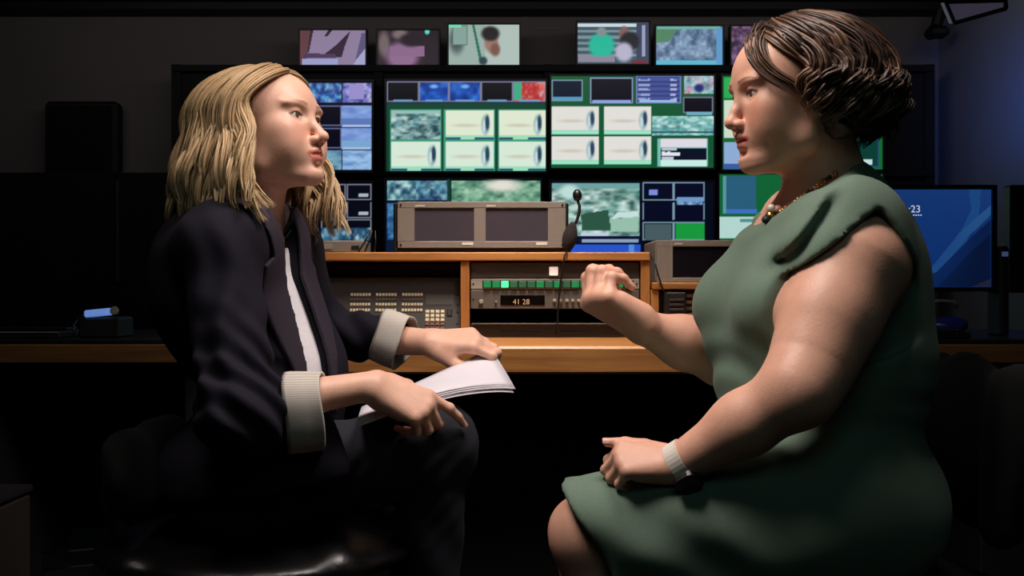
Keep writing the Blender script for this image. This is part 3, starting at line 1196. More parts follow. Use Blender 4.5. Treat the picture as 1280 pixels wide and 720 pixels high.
monitor('monitor', cv, DS, 'lower wall monitor mostly hidden behind the grey twin-screen unit', 2.2)
cv = Canvas(688, 227, 892, 340, bg=(5, 8, 24))
cv.grain(690, 229, 799, 296, [(40, 80, 80), (110, 160, 150), (190, 220, 210), (70, 110, 100), (170, 205, 200), (214, 232, 224)], 10, 71, 1.8)
cv.rect(690, 229, 799, 236, (110, 160, 160))
cv.ell(712, 240, 12, 9, (190, 220, 214), .4)
cv.poly([(762, 275), (798, 270), (798, 290), (762, 290)], (150, 190, 172))
cv.poly([(764, 273), (772, 266), (798, 264), (798, 271)], (196, 222, 218))
cv.poly([(726, 268), (760, 262), (764, 288), (728, 288)], (44, 84, 66))
cv.rect(726, 291, 760, 294, (190, 204, 225))
cv.rect(690, 295, 800, 303, (8, 14, 50))
cv.rect(728, 300, 798, 302, (140, 160, 190))
cv.rect(688, 306, 800, 340, (40, 84, 200))
cv.rect(786, 306, 792, 340, (80, 140, 220))
for i in range(2):
    for j in range(3):
        x0, y0 = 804 + i * 39, 228 + j * 25
        cv.frame(x0, y0, x0 + 37, y0 + 22, (120, 150, 170), (5, 8, 34))
cv.rect(812, 238, 822, 243, (120, 140, 220))
cv.grain(846, 250, 878, 256, [(60, 100, 140), (150, 190, 220)], 5, 75)
cv.rect(846, 247, 880, 252, (110, 150, 200))
cv.rect(806, 280, 839, 300, (70, 90, 96))
cv.rect(845, 279, 880, 299, (24, 150, 60))
monitor('monitor', cv, DS, 'lower wall monitor with a large aerial city picture behind the microphone', 2.2)
cv = Canvas(899, 218, 1103, 340, bg=(16, 96, 52))
cv.rect(904, 221, 944, 266, (40, 92, 120))
cv.rect(904, 221, 907, 266, (90, 150, 160))
cv.rect(908, 262, 946, 267, (60, 110, 190))
cv.rect(897, 271, 950, 297, (178, 212, 206))
cv.text_line(926, 274, 944, 277, (80, 140, 140), 3)
cv.rect(1000, 222, 1100, 300, (8, 20, 60))
monitor('monitor', cv, DS, 'lower wall monitor with green border behind the brown-haired person\'s neck', 2.2)

# six small screens hung above the rack
DT = 6.6
g6 = 'small screens above the monitor wall'
cv = Canvas(375, 38, 457, 84, 1.0, bg=(138, 120, 152))
cv.poly([(374, 37), (388, 37), (384, 70), (382, 84), (374, 84)], (92, 56, 62))
cv.poly([(388, 37), (392, 37), (386, 66), (384, 66)], (50, 30, 44))
cv.poly([(411, 37), (416, 37), (409, 46), (405, 46)], (34, 36, 44))
cv.poly([(438, 39), (431, 58), (427, 72), (400, 72), (418, 58)], (46, 26, 48))
cv.poly([(452, 42), (457, 42), (457, 60), (449, 70), (444, 76)], (86, 80, 120))
cv.rect(378, 74, 422, 82, (150, 156, 200))
cv.poly([(380, 66), (420, 68), (420, 73), (380, 73)], (70, 50, 84))
cv.poly([(446, 74), (457, 60), (457, 84), (440, 84)], (160, 160, 200))
monitor('wall_screen', cv, DT, 'small screen with a mauve picture, leftmost of the top row', 2, .05, g6)
cv = Canvas(472, 38, 548, 84, 1.0, bg=(38, 26, 38))
cv.ell(480, 55, 7, 16, (110, 96, 96), .5)
cv.ell(503, 70, 20, 18, (140, 104, 140), .35)
cv.rect(488, 58, 532, 70, (136, 100, 136))
cv.ell(500, 43, 10, 6, (120, 104, 110), .5)
cv.ell(514, 50, 14, 8, (30, 22, 32), .4)
cv.rect(531, 38, 548, 84, (32, 22, 32))
cv.ell(534, 39.5, 3, 3.5, (90, 220, 190), .4)
monitor('wall_screen', cv, DT, 'small dim screen with a pink blur, second from the left in the top row', 2, .05, g6)
cv = Canvas(561, 31, 649, 82, 1.0, bg=(150, 172, 164))
cv.ell(571, 50, 9, 16, (70, 84, 86), .5)
cv.frame(566, 32, 584, 56, (80, 110, 100), (130, 160, 150))
cv.poly([(590, 31), (593, 31), (604, 80), (600, 80)], (30, 110, 84))
cv.rect(607, 31, 649, 82, (172, 188, 182))
cv.ell(614, 52, 8.5, 14, (150, 116, 104), .25)
cv.ell(613, 42, 11, 9, (32, 26, 28), .3)
cv.ell(604, 76, 5, 5, (40, 60, 70), .4)
cv.rect(561, 31, 576, 34, (110, 214, 180))
cv.ell(619, 62, 6, 8, (120, 80, 70), .4)
monitor('wall_screen', cv, DT, 'small bright screen with a dark-haired head, third from the left in the top row', 2, .05, g6)
cv = Canvas(722, 28, 811, 80, 1.0, bg=(60, 84, 96))
for k in range(6):
    cv.rect(722, 30 + k * 7.5, 796, 33 + k * 7.5, (120, 140, 150) if k else (200, 214, 220))
cv.rect(796, 29, 811, 79, (60, 66, 90))
cv.rect(803, 32, 806, 70, (150, 160, 190))
cv.ell(752, 57, 16, 16, (30, 180, 150), .2)
cv.ell(752, 40, 6, 6, (130, 140, 140), .3)
cv.ell(780, 42, 6, 9, (130, 90, 90), .3)
cv.ell(787, 52, 12, 12, (30, 32, 40), .25)
cv.ell(780, 65, 11, 12, (180, 176, 200), .3)
cv.rect(723, 71, 768, 77, (140, 130, 150))
cv.rect(790, 76, 808, 79, (110, 40, 50))
monitor('wall_screen', cv, DT, 'small screen with a turquoise shirted figure, first right of the gap in the top row', 2, .05, g6)
cv = Canvas(820, 33, 903, 82, 1.0, bg=(90, 120, 150))
cv.grain(821, 34, 902, 82, [(60, 84, 110), (120, 150, 180), (90, 110, 150), (150, 176, 200)], 6, 81)
cv.poly([(820, 33), (850, 33), (836, 52), (820, 54)], (80, 130, 96))
cv.rect(820, 76, 903, 82, (90, 180, 205))
cv.rect(822, 33, 900, 36, (110, 170, 160))
cv.rect(896, 36, 903, 80, (90, 150, 200))
monitor('wall_screen', cv, DT, 'small blue screen with a crowd, second right of the gap in the top row', 2, .05, g6)
cv = Canvas(914, 33, 996, 82, 1.0, bg=(70, 50, 80))
cv.grain(914, 33, 996, 82, [(30, 20, 40), (120, 90, 130), (60, 40, 70), (160, 120, 150)], 5, 82)
monitor('wall_screen', cv, DT, 'small purple screen at the brown-haired person\'s forehead', 2, .05, g6)

# hanging panel and bracket at the top right corner
pn = empty('ceiling_panel', W(1215, 25, 4.2))
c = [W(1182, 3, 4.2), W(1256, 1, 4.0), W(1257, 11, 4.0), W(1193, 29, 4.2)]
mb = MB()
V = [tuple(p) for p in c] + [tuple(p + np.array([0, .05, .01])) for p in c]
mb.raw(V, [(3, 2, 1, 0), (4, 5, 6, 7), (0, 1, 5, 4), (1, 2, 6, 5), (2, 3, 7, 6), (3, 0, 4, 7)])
mb.build('panel', mat('grey_panel_glow', (60, 58, 66), rough=.4, emit=(48, 44, 58, 1.0), noise=(20, .04)), pn)  # glow added so the unlit panel front shows pale grey
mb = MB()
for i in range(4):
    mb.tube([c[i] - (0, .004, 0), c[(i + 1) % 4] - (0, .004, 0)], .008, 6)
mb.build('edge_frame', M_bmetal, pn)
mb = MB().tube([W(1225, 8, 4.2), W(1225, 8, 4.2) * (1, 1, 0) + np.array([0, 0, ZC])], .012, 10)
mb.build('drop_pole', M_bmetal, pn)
tag(pn, 'small slanted grey panel with added glow and dark edges hanging under the ceiling at top right', 'screen')
br = empty('speaker_bracket', W(1170, 40, 6.6))
mb = MB().tube([W(1176, 12, 6.6), W(1170, 34, 6.6), W(1162, 44, 6.55)], .035, 8)
mb.box(W(1160, 0, 6.6)[0], W(1180, 0, 6.6)[0], 6.5, 6.6, W(0, 50, 6.6)[2], W(0, 36, 6.6)[2], .02)
mb.build('bracket_arm', M_bmetal, br)
mb = MB().box(W(1166, 0, 6.8)[0], W(1184, 0, 6.8)[0], 6.6, 6.719, W(0, 26, 6.8)[2], W(0, 13, 6.8)[2], .01)
mb.build('mount_plate', M_bmetal, br)
tag(br, 'black bracket hanging from the dark ceiling edge right of the screens', 'bracket')
# ------------------------------------------------------------------ the wooden console and its equipment
DR, DK = 2.60, 3.10          # front rail, rack faces
ZD = W(0, 434, DR)[2]        # desk top height
ZU = W(0, 468, DR)[2]
X = lambda px, D=DK: float(W(px, 0, D)[0])
Z = lambda py, D=DK: float(W(0, py, D)[2])


def bev_box(name, m, parent, x0, x1, y0, y1, z0, z1, bev=.002, label=None):
    o = MB().box(x0, x1, y0, y1, z0, z1, bev).build(name, m, parent)
    if label:
        o['label'] = label
    return o


desk = empty('console_desk', (0.0, 2.9, 0))
xl, xr = X(262, DR), X(1010, DR)
bev_box('desktop', M_wood, desk, xl, xr, DR + .03, 3.62, ZD - .03, ZD, .003)
bev_box('front_rail', M_wood, desk, xl, xr, DR, DR + .03, ZU, ZD + .002, .006)
bev_box('modesty_panel', M_cloth, desk, xl + .02, xr - .02, 2.95, 2.97, 0.0, ZD - .031, .002)
for x in (xl + .03, xr - .06):
    bev_box('side_panel', M_cloth, desk, x, x + .03, DR + .06, 3.58, 0, ZD - .031, .002)
# turret: shelf, uprights, back
zt0, zt1 = Z(326), Z(315.5)
bev_box('turret_shelf', M_wood, desk, X(330), X(812), DK - .02, 3.56, zt0, zt1, .003)
for (a, b) in ((330, 341), (576, 587), (800.5, 812)):
    bev_box('turret_upright', M_woodv, desk, X(a), X(b), DK - .012, 3.54, ZD, zt0, .002)
bev_box('turret_back', M_bmetal, desk, X(341.5), X(800), 3.50, 3.53, ZD, zt0, .001)
# lower bay on the right
bev_box('low_shelf', M_wood, desk, X(814), X(985), DK - .02, 3.5, Z(362), Z(353), .003)
for (a, b) in ((813, 823), (975, 985)):
    bev_box('low_upright', M_woodv, desk, X(a), X(b), DK - .012, 3.48, ZD, Z(362), .002)
bev_box('low_back', M_bmetal, desk, X(823.5), X(974.5), 3.44, 3.46, ZD, Z(362.5), .001)
tag(desk, 'light oak broadcast console desk with shelf turret behind the two seated people', 'desk')

# ---- middle bay, four rack units
xa, xb = X(588.5), X(799)


def rack_face(name, m, y0, y1, label, D=DK, x0=None, x1=None, depth=.25):
    x0 = xa if x0 is None else x0
    x1 = xb if x1 is None else x1
    r = empty(name, ((x0 + x1) / 2, D, Z(y1, D)))
    MB().box(x0, x1, D, D + .006, Z(y1, D), Z(y0, D), .0015).build('faceplate', m, r)
    MB().box(x0 + .012, x1 - .012, D + .0065, D + depth, Z(y1, D) + .001, Z(y0, D) - .001, .001).build('chassis', M_bmetal, r)
    for px in (x0 + .007, x1 - .007):
        zz = (Z(y0, D) + Z(y1, D)) / 2
        MB().lathe([(.0028, 0), (.0028, .0015), (.0012, .002)], (px, D, zz), (0, -1, 0), 10).build('rack_screw', M_bmetal, r)
    tag(r, label, 'rack unit')
    return r


r = rack_face('blank_rack_unit', mat('brown_grey_panel', (62, 54, 50), rough=.5, noise=(30, .06)), 328, 347.5, 'dark blank rack panel with one lit square button, top of the middle bay')
MB().box(X(686.5), X(697.5), DK - .006, DK - .0002, Z(344.5), Z(333.5), .0015).build('square_button', mat('lit_white', (230, 215, 205), rough=.4, emit=(235, 205, 195, .75), noise=(30, .02)), r)
r = rack_face('button_panel', M_lgrey, 348.5, 361.5, 'pale rack panel with a row of green lit buttons in the middle bay')
mg = [mat('lit_green', (20, 90, 50), rough=.35, emit=(28, 118, 66, .8), noise=(60, .1)), mat('lit_green_bright', (60, 220, 140), rough=.35, emit=(80, 240, 160, 1.0), noise=(60, .05)),
      mat('lit_green_dim', (40, 80, 54), rough=.35, emit=(44, 84, 58, .6), noise=(60, .1))]
tray = MB().box(X(603), X(792), DK - .002, DK - .0002, Z(360.5), Z(350.5), .0005).build('button_tray', M_bmetal, r)
for i in range(17):
    x0 = 604.5 + i * 11
    k = 1 if i == 2 else (2 if i in (3, 4, 5, 7, 9) else 0)
    MB().box(X(x0), X(x0 + 9.2), DK - .008, DK - .002, Z(359.5), Z(351.3), .0012).build('button', mg[k], tray)
r = rack_face('clock_unit', mat('warm_grey_panel', (88, 82, 78), rough=.5, noise=(30, .05)), 362.5, 386, 'grey rack unit with a small digit display and five knobs in the middle bay')
dsp = MB().box(X(625.5), X(681), DK - .002, DK - .0002, Z(381.5), Z(369), .0006).build('display', mat('display_black', (8, 5, 5), rough=.2, noise=(20, .05)), r)
for (px, rr) in ((601.5, .0062), (620, .003)):
    MB().lathe([(rr, 0), (rr, .008), (rr * .8, .010)], (X(px), DK, Z(377)), (0, -1, 0), 16).build('knob', M_lgrey, r, smooth=False)
for px in (693, 700.5, 708.5, 716, 723.5):
    MB().lathe([(.0055, 0), (.005, .003), (.0035, .0035), (.0035, .010), (.002, .0105)], (X(px), DK, Z(376)), (0, -1, 0), 14).build('knob', M_lgrey, r)


def text_mesh(name, s, size, loc, m, parent, label=None):
    c = bpy.data.curves.new(name, 'FONT')
    c.body = s
    c.size = size
    c.align_x = 'LEFT'
    c.extrude = .0002
    t = bpy.data.objects.new(name, c)
    COL.objects.link(t)
    bpy.context.view_layer.update()
    me = bpy.data.meshes.new_from_object(t.evaluated_get(bpy.context.evaluated_depsgraph_get()))
    bpy.data.objects.remove(t, do_unlink=True)
    me.materials.clear()
    me.materials.append(m)
    o = bpy.data.objects.new(name, me)
    COL.objects.link(o)
    o.parent = parent
    o.location = Vector(loc) - Vector(world_loc(parent))
    o.rotation_euler = (math.radians(90), 0, 0)
    if label:
        o['label'] = label
    return o


text_mesh('display_digits', '41 28', .021, (X(641), DK - .0024, Z(380.3)), mat('amber_digit', (150, 120, 90), emit=(150, 112, 84, .9), noise=(10, .02)), dsp)
sb = rack_face('drawer_unit', mat('drawer_black', (44, 37, 35), rough=.35, noise=(30, .06)), 405, 421.5, 'low dark drawer with two slots at the bottom of the middle bay', DK + .01)
MB().box(X(590), X(797), DK - .004, DK + .0098, Z(405.6), Z(404), .0006).build('drawer_lip', mat('lip_grey', (84, 76, 74), rough=.4, noise=(20, .05)), sb)
for (a, b) in ((626, 676), (694, 740)):
    MB().box(X(a), X(b), DK + .006, DK + .0098, Z(417.5), Z(414.5), .0005).build('slot', M_bmetal, sb)

# ---- left bay: button console
cp = empty('control_panel', (X(470), DK, ZD))
th = math.atan2(.05, Z(347) - Z(412))
y_top, y_bot = DK + .05, DK
zt, zb = Z(347), ZD + .004
mb = MB()
x0, x1 = X(342.5), X(575)
mb.raw([(x0, y_bot, zb), (x1, y_bot, zb), (x1, y_top, zt), (x0, y_top, zt), (x0, y_top + .1, zb), (x1, y_top + .1, zb), (x1, y_top + .1, zt), (x0, y_top + .1, zt)],
       [(0, 1, 2, 3), (1, 5, 6, 2), (5, 4, 7, 6), (4, 0, 3, 7), (3, 2, 6, 7), (4, 5, 1, 0)])
mb.build('panel_body', mat('panel_charcoal', (50, 46, 46), rough=.5, noise=(40, .06)), cp)
tdir = np.array([0, y_top - y_bot, zt - zb])
tdir /= np.linalg.norm(tdir)
ndir = np.array([0, -tdir[2], tdir[1]])


def key(mb, px0, px1, py0, py1, h=.004):
    def pt(px, py, k):
        z = Z(py)
        t = (z - zb) / tdir[2]
        return np.array([X(px), y_bot, zb]) + tdir * t + ndir * k - np.array([0, 0, 0])
    a = [pt(px0, py1, 0), pt(px1, py1, 0), pt(px1, py0, 0), pt(px0, py0, 0)]
    g = .15 * min(abs(px1 - px0), abs(py1 - py0))
    b = [pt(px0 + g, py1 - g, h), pt(px1 - g, py1 - g, h), pt(px1 - g, py0 + g, h), pt(px0 + g, py0 + g, h)]
    mb.raw(a + b, [(4, 5, 6, 7), (0, 1, 5, 4), (1, 2, 6, 5), (2, 3, 7, 6), (3, 0, 4, 7)])


mkey = mat('cream_keys', (206, 196, 170), rough=.4, emit=(206, 190, 160, .12), noise=(40, .05))
rng = random.Random(4)
for bi, (bx0, bx1) in enumerate(((436, 462), (468, 495), (501, 528))):
    for ri, (ry, hh) in enumerate(((366.5, 3.6), (373.5, 2.2), (378.8, 3.6), (386, 3.6))):
        mb = MB()
        n = 7
        for k in range(n):
            w = (bx1 - bx0) / n
            key(mb, bx0 + k * w, bx0 + (k + .78) * w, ry, ry + hh)
        mm = mkey if ri != 1 else mat('dull_keys', (104, 96, 86), rough=.5, noise=(40, .05))
        mb.build('key_row', mm, cp)
for ri in range(6):
    mb = MB()
    for k in range(4):
        key(mb, 531 + k * 6.4, 536 + k * 6.4, 387.5 + ri * 5.2, 391.6 + ri * 5.2)
    mb.build('keypad_row', mkey if ri < 3 else mat('red_brown_keys', (120, 84, 74), rough=.5, noise=(40, .05)), cp)
mb = MB()
key(mb, 558, 565, 387, 396, .003)
mb.build('jog_lever', M_bmetal, cp)
mb = MB()
key(mb, 529, 566, 367, 383, .0015)
mb.build('label_plate', mat('panel_slate', (70, 68, 68), rough=.5, noise=(40, .06)), cp)
for py in (352, 369, 381, 390, 404):
    z = Z(py)
    MB().lathe([(.0035, 0), (.0035, .002), (.001, .0024)], np.array([X(571.5), y_bot, zb]) + tdir * ((z - zb) / tdir[2]), ndir, 10).build('screw', M_bmetal, cp)
tag(cp, 'charcoal switcher panel with rows of cream keys in the left bay', 'control panel')
bx = MB().box(X(343), X(575), DK + .12, DK + .3, Z(345), Z(328), .003).build('blank_shelf_unit', M_bmetal, None, (X(455), DK + .12, Z(345)))
tag(bx, 'black blank unit in the dark slot above the cream-keyed panel', 'rack unit')

# ---- right bay: strip keyboard and black box
kp = empty('strip_panel', (X(880), DK, ZD))
MB().box(X(824), X(974), DK + .02, DK + .2, ZD + .002, Z(364), .002).build('panel_body', M_dgrey, kp)
for k in range(4):
    MB().box(X(855), X(970), DK + .012, DK + .0198, Z(371.5 + k * 8), Z(367.5 + k * 8), .001).build('label_strip', mat('cream_strip', (176, 160, 128), rough=.5, noise=(60, .25, (8, 1, 1))), kp)
tag(kp, 'dark panel with pale horizontal label strips in the low right bay', 'control panel')
jb = empty('speaker_box', (X(842), DK - .02, ZD))
MB().box(X(829), X(854), DK - .06, DK + .008, Z(394), Z(365), .004).build('case', M_bmetal, jb)
MB().box(X(829), X(854), DK - .06, DK + .008, ZD + .001, Z(394.2), .004).build('foot', M_bmetal, jb)
for i in range(3):
    MB().box(X(833), X(850), DK - .064, DK - .0602, Z(376 + i * 6), Z(373 + i * 6), .0008).build('slot', M_dgrey, jb)
tag(jb, 'small black box in front of the striped panel beside the wooden upright', 'box')

# ---- twin screen unit on the turret shelf
tw = empty('twin_screen_unit', (X(602), DK + .02, zt1))
D2 = DK + .02
MB().box(X(491, D2), X(711, D2), D2 + .012, D2 + .3, zt1 + .004, Z(253, D2), .004).build('housing', M_bmetal, tw)
MB().box(X(493, D2), X(709, D2), D2 + .01, D2 + .25, zt1, Z(310, D2), .002).build('base', M_bmetal, tw)
fr = MB()
xs = [497, 518, 592.5, 607, 685, 707]
zs = [252, 260, 301.5, 310]
fr.box(X(xs[0], D2), X(xs[5], D2), D2, D2 + .012, Z(zs[1], D2), Z(zs[0], D2), .0015)
fr.box(X(xs[0], D2), X(xs[5], D2), D2, D2 + .012, Z(zs[3], D2), Z(zs[2], D2), .0015)
for (a, b) in ((0, 1), (2, 3), (4, 5)):
    fr.box(X(xs[a], D2), X(xs[b], D2), D2, D2 + .012, Z(zs[2], D2), Z(zs[1], D2), 0)
fr.build('face_frame', M_grey, tw)
for (a, b) in ((518, 592.5), (607, 685)):
    s_ = MB().box(X(a, D2), X(b, D2), D2 + .005, D2 + .0115, Z(301.5, D2), Z(260, D2)).build('screen', M_glass, tw)
    MB().box(X(a + 1, D2), X(a + 13, D2), D2 - .0008, D2 - .0001, Z(258, D2), Z(256.6, D2)).build('badge', M_white, tw)
    MB().box(X(b - 15, D2), X(b - 1, D2), D2 - .001, D2 - .0001, Z(306.5, D2), Z(303, D2), .0004).build('lamp_strip', M_white, tw)
for px in (501, 703):
    for py in (256, 306):
        MB().lathe([(.003, 0), (.003, .002), (.001, .0024)], (X(px, D2), D2, Z(py, D2)), (0, -1, 0), 10).build('screw', M_bmetal, tw)
tag(tw, 'grey twin-screen monitor unit standing on the oak shelf', 'monitor')

# ---- gooseneck microphone with cable
DM = DK - .01
mc = empty('gooseneck_microphone', W(710, 316, DM))
foam = []
for i in range(9):
    t = i / 8
    foam.append((.001 + .020 * math.sin(math.pi * (.06 + .88 * t)) ** .8, t * .088))
MB().lathe(foam, W(708, 317, DM) + np.array([0, 0, .002]), (.22, 0, 1), 18).build('foam_windscreen', mat('foam_brown_black', (38, 30, 29), rough=1, noise=(200, .3), bump=(400, .002)), mc, smooth=True)
MB().tube([W(716, 284, DM), W(721, 276, DM), W(724, 266, DM), W(724.5, 258, DM), W(722, 250, DM)], [.004, .0045, .005, .0045, .004], 10).build('gooseneck', M_bmetal, mc, smooth=True)
MB().lathe([(.001, 0), (.009, .004), (.013, .014), (.0125, .024), (.007, .033), (.001, .035)], W(722, 252, DM), (-.05, 0, 1), 16).build('capsule_head', M_black, mc, smooth=True)
tag(mc, 'black gooseneck microphone with foam standing right of the twin-screen unit', 'microphone')
cb = MB().tube([W(709, 314.5, DM - .012), W(706, 318, DK - .034), W(704, 330, DK - .03), W(701, 350, DK - .026), W(699, 370, DK - .024), W(697, 395, DK - .022), W(697, 410, DK - .02), W(700, 421, DK - .03)], .0026, 8).build('cable', M_black, None, tuple(W(700, 421, DK - .03)), True)
tag(cb, 'thin black cable hanging from the microphone over the green buttons', 'cable')
# ---- small grey device and leads at the left of the shelf
dv = empty('shelf_device', (X(425), DK + .05, zt1))
MB().box(X(388), X(452), DK + .05, DK + .2, zt1, Z(299.5), .004).build('case', M_grey, dv)
MB().box(X(396), X(412), DK + .047, DK + .0498, Z(311), Z(304), .001).build('label', M_lgrey, dv)
MB().box(X(436), X(446), DK + .047, DK + .0498, Z(311), Z(306), .001).build('port', M_bmetal, dv)
tag(dv, 'small grey box on the oak shelf beside the blonde person\'s chest', 'device')
mb = MB()
for (a, b) in ((448, 462), (456, 465), (468, 469)):
    mb.tube([W(a, 315, DK + .02), W((a + b) / 2 + 1, 302, DK + .025), W(b, 288, DK + .03)], .0028, 6)
o = mb.build('lead_bundle', M_black, None, tuple(W(455, 315, DK + .02)), True)
tag(o, 'three thin black leads sticking up from the shelf beside the grey box', 'cables')
# ---- grey framed monitor on the low right shelf
gm = empty('desk_monitor', (X(895), DK + .02, Z(353)))
MB().box(X(820, D2), X(958, D2), D2 + .012, D2 + .28, Z(353), Z(300, D2), .004).build('housing', M_grey, gm)
fr = MB()
fr.box(X(821, D2), X(957, D2), D2, D2 + .012, Z(308, D2), Z(300.5, D2), .001)
fr.box(X(821, D2), X(957, D2), D2, D2 + .012, Z(352.6, D2), Z(347, D2), .001)
fr.box(X(821, D2), X(841, D2), D2, D2 + .012, Z(347, D2), Z(308, D2))
fr.box(X(940, D2), X(957, D2), D2, D2 + .012, Z(347, D2), Z(308, D2))
fr.build('face_frame', M_grey, gm)
MB().box(X(841, D2), X(940, D2), D2 + .005, D2 + .0115, Z(347, D2), Z(308, D2)).build('screen', mat('off_glass', (22, 19, 26), rough=.25, noise=(5, .05)), gm)
MB().box(X(838.6, D2), X(839.6, D2), D2 - .001, D2 - .0001, Z(352, D2), Z(302, D2)).build('edge_strip', M_lgrey, gm)
MB().box(X(843, D2), X(853, D2), D2 - .001, D2 - .0001, Z(305.5, D2), Z(304, D2)).build('badge', M_white, gm)
tag(gm, 'grey framed small monitor switched off behind the brown-haired person\'s chest', 'monitor')
o = MB().tube([W(812, 318, DK + .005), W(819, 330, DK - .03), W(823, 345, DK - .03), W(828, 360, DK - .03), W(832, 366, DK - .03)], .0025, 8).build('cable', M_black, None, tuple(W(832, 366, DK - .03)), True)
tag(o, 'short black cable curling down beside the wooden upright to the black box', 'cable')

# ------------------------------------------------------------------ side desks
M_oak_shaded = wood_mat('oak_shaded', (84, 56, 30), (116, 80, 46))  # console oak again, with the dim sides' shade put into its colour


def side_desk(name, xa, xb, label, D=3.0):
    r = empty(name, ((xa + xb) / 2, D + .3, 0))
    zt = W(0, 424.5, D)[2]
    MB().box(xa, xb, D, D + .75, zt - .012, zt, .003).build('desktop', mat('laminate_black', (20, 19, 20), rough=.4, noise=(30, .1)), r)
    MB().box(xa, xb, D - .01, D + .02, zt - .065, zt - .0125, .004).build('front_rail', M_oak_shaded, r)
    for x in (xa + .02, xb - .06):
        MB().box(x, x + .04, D + .03, D + .7, 0, zt - .0125, .003).build('side_panel', M_cloth, r)
    MB().box(xa + .06, xb - .06, D + .66, D + .68, .1, zt - .0125, .002).build('back_panel', M_cloth, r)
    tag(r, label, 'desk')
    return zt


zs_l = side_desk('side_desk', X(-60, 3.0), X(254, 3.0), 'shade-darkened oak edged side desk at the far left')
zs_r = side_desk('side_desk', X(1000, 3.0), X(1420, 3.0), 'shade-darkened oak edged side desk under the blue wallpaper monitor')

# big desk monitor with blue wallpaper
D3 = 3.25
cv = Canvas(1024, 237, 1239, 359, .9, bg=(16, 50, 118))
U = (cv.X - 1024) / 215
Vv = (cv.Y - 237) / 122
base = np.stack([16 + 14 * (1 - Vv) + 0 * U, 46 + 22 * (1 - Vv), 112 + 26 * (1 - Vv)], -1)
cv.C = base
cv.poly([(1150, 359), (1196, 300), (1214, 262), (1211, 237), (1226, 237), (1224, 270), (1206, 306), (1168, 359)], (34, 84, 150))
cv.poly([(1120, 359), (1160, 340), (1200, 290), (1239, 256), (1239, 268), (1206, 300), (1166, 350), (1156, 359)], (46, 96, 158))
cv.poly([(1130, 359), (1170, 340), (1210, 300), (1239, 274), (1239, 340), (1200, 345), (1170, 359)], (14, 36, 84))
cv.poly([(1172, 359), (1210, 318), (1239, 292), (1239, 359)], (10, 26, 62))
cv.poly([(1214, 359), (1239, 348), (1239, 359)], (40, 40, 60))
cv.ell(1160, 300, 40, 50, (22, 66, 140), .9, .5)
mon = monitor('desk_monitor', cv, D3, 'large desk monitor with blue swirl wallpaper right of the green dress', 5.5, .05, gain=.62)
A = W(1131, 365, D3)
MB().box(A[0] - .03, A[0] + .03, D3 + .02, D3 + .05, zs_r + .01, A[2] + .05, .006).build('stand_neck', M_black, mon)
MB().box(A[0] - .10, A[0] + .10, D3 - .02, D3 + .12, zs_r + .0005, zs_r + .012, .005).build('stand_base', M_black, mon)
wm = mat('clock_white', (220, 225, 235), emit=(205, 212, 228, .8), noise=(10, .02))
text_mesh('clock_digits', ':23', .030, W(1135.5, 265.5, D3 - .001), wm, mon, 'white clock digits :23')
o = MB()
for i in range(4):
    o.box(X(1141 + i * 3, D3), X(1143 + i * 3, D3), D3 - .0012, D3 - .0008, Z(269.6, D3), Z(268.3, D3))
o.build('date_line', wm, mon)
# second monitor, switched off, cut by the frame edge
r = empty('desk_monitor', W(1345, 372, D3))
MB().box(X(1263, D3), X(1490, D3), D3 + .0, D3 + .05, Z(366, D3), Z(231, D3), .005).build('housing', M_black, r)
MB().box(X(1269, D3), X(1484, D3), D3 - .001, D3 - .0002, Z(360, D3), Z(237, D3)).build('screen', mat('off_glass', rough=.25), r)
MB().box(X(1345, D3), X(1375, D3), D3 + .02, D3 + .05, zs_r + .01, Z(360, D3), .004).build('stand_neck', M_black, r)
MB().box(X(1300, D3), X(1420, D3), D3 - .06, D3 + .1, zs_r + .0005, zs_r + .012, .004).build('stand_base', M_black, r)
tag(r, 'black switched-off desk monitor cut by the right edge of the picture', 'monitor')
# small speaker between the two
r = empty('desk_speaker', W(1254, 372, D3))
MB().box(X(1250, D3 - .03), X(1262, D3 - .03), D3 - .03, D3 + .06, zs_r, Z(308, D3), .006).build('cabinet', M_bmetal, r)
MB().box(X(1252, D3 - .03), X(1260, D3 - .03), D3 - .033, D3 - .0302, Z(321, D3), Z(315, D3), .001).build('badge', mat('badge_blue', (90, 110, 170), emit=(70, 86, 130, .5), noise=(10, .02)), r)
tag(r, 'slim black desk speaker between the two desk monitors at right', 'speaker')
# keyboard and a blue controller lying on the right desk
r = empty('keyboard', W(1150, 412, 3.08) * (1, 1, 0) + np.array([0, 0, zs_r]))
MB().box(X(1075, 3.1), X(1205, 3.1), 3.05, 3.18, zs_r, zs_r + .018, .004).build('case', M_black, r)
for j in range(4):
    mb = MB()
    for i in range(13):
        x0 = X(1080 + i * 9.2, 3.1)
        mb.box(x0, x0 + .017, 3.062 + j * .028, 3.084 + j * .028, zs_r + .0182, zs_r + .025, .002)
    mb.build('key_row', M_bmetal, r)
tag(r, 'black keyboard on the right side desk behind the green dress', 'keyboard')
S = Shape()
c0 = W(1182, 398, 3.20)
c0[2] = zs_r + .03
S.ell(c0, (.055, .04, .028), None, .01)
S.ell(c0 + (.03, -.01, .005), (.03, .03, .022), None, .012)
S.plane((0, 0, zs_r + .0005), (0, 0, -1), .002)
v, q = shape_mesh(S, c0 - .09, c0 + .09, .004)
o = mesh_obj('trackball', v, q, mat('blue_plastic', (40, 44, 120), rough=.3, noise=(20, .05)), None, tuple(c0), True)
tag(o, 'dark blue rounded controller on the right side desk', 'controller')
o = MB().tube([W(1160, 378, 3.2), W(1175, 376, 3.2), W(1192, 377, 3.2), W(1197, 384, 3.2)], .005, 8).build('cable', M_grey, None, tuple(W(1180, 378, 3.2)), True)
o.location.z += 0
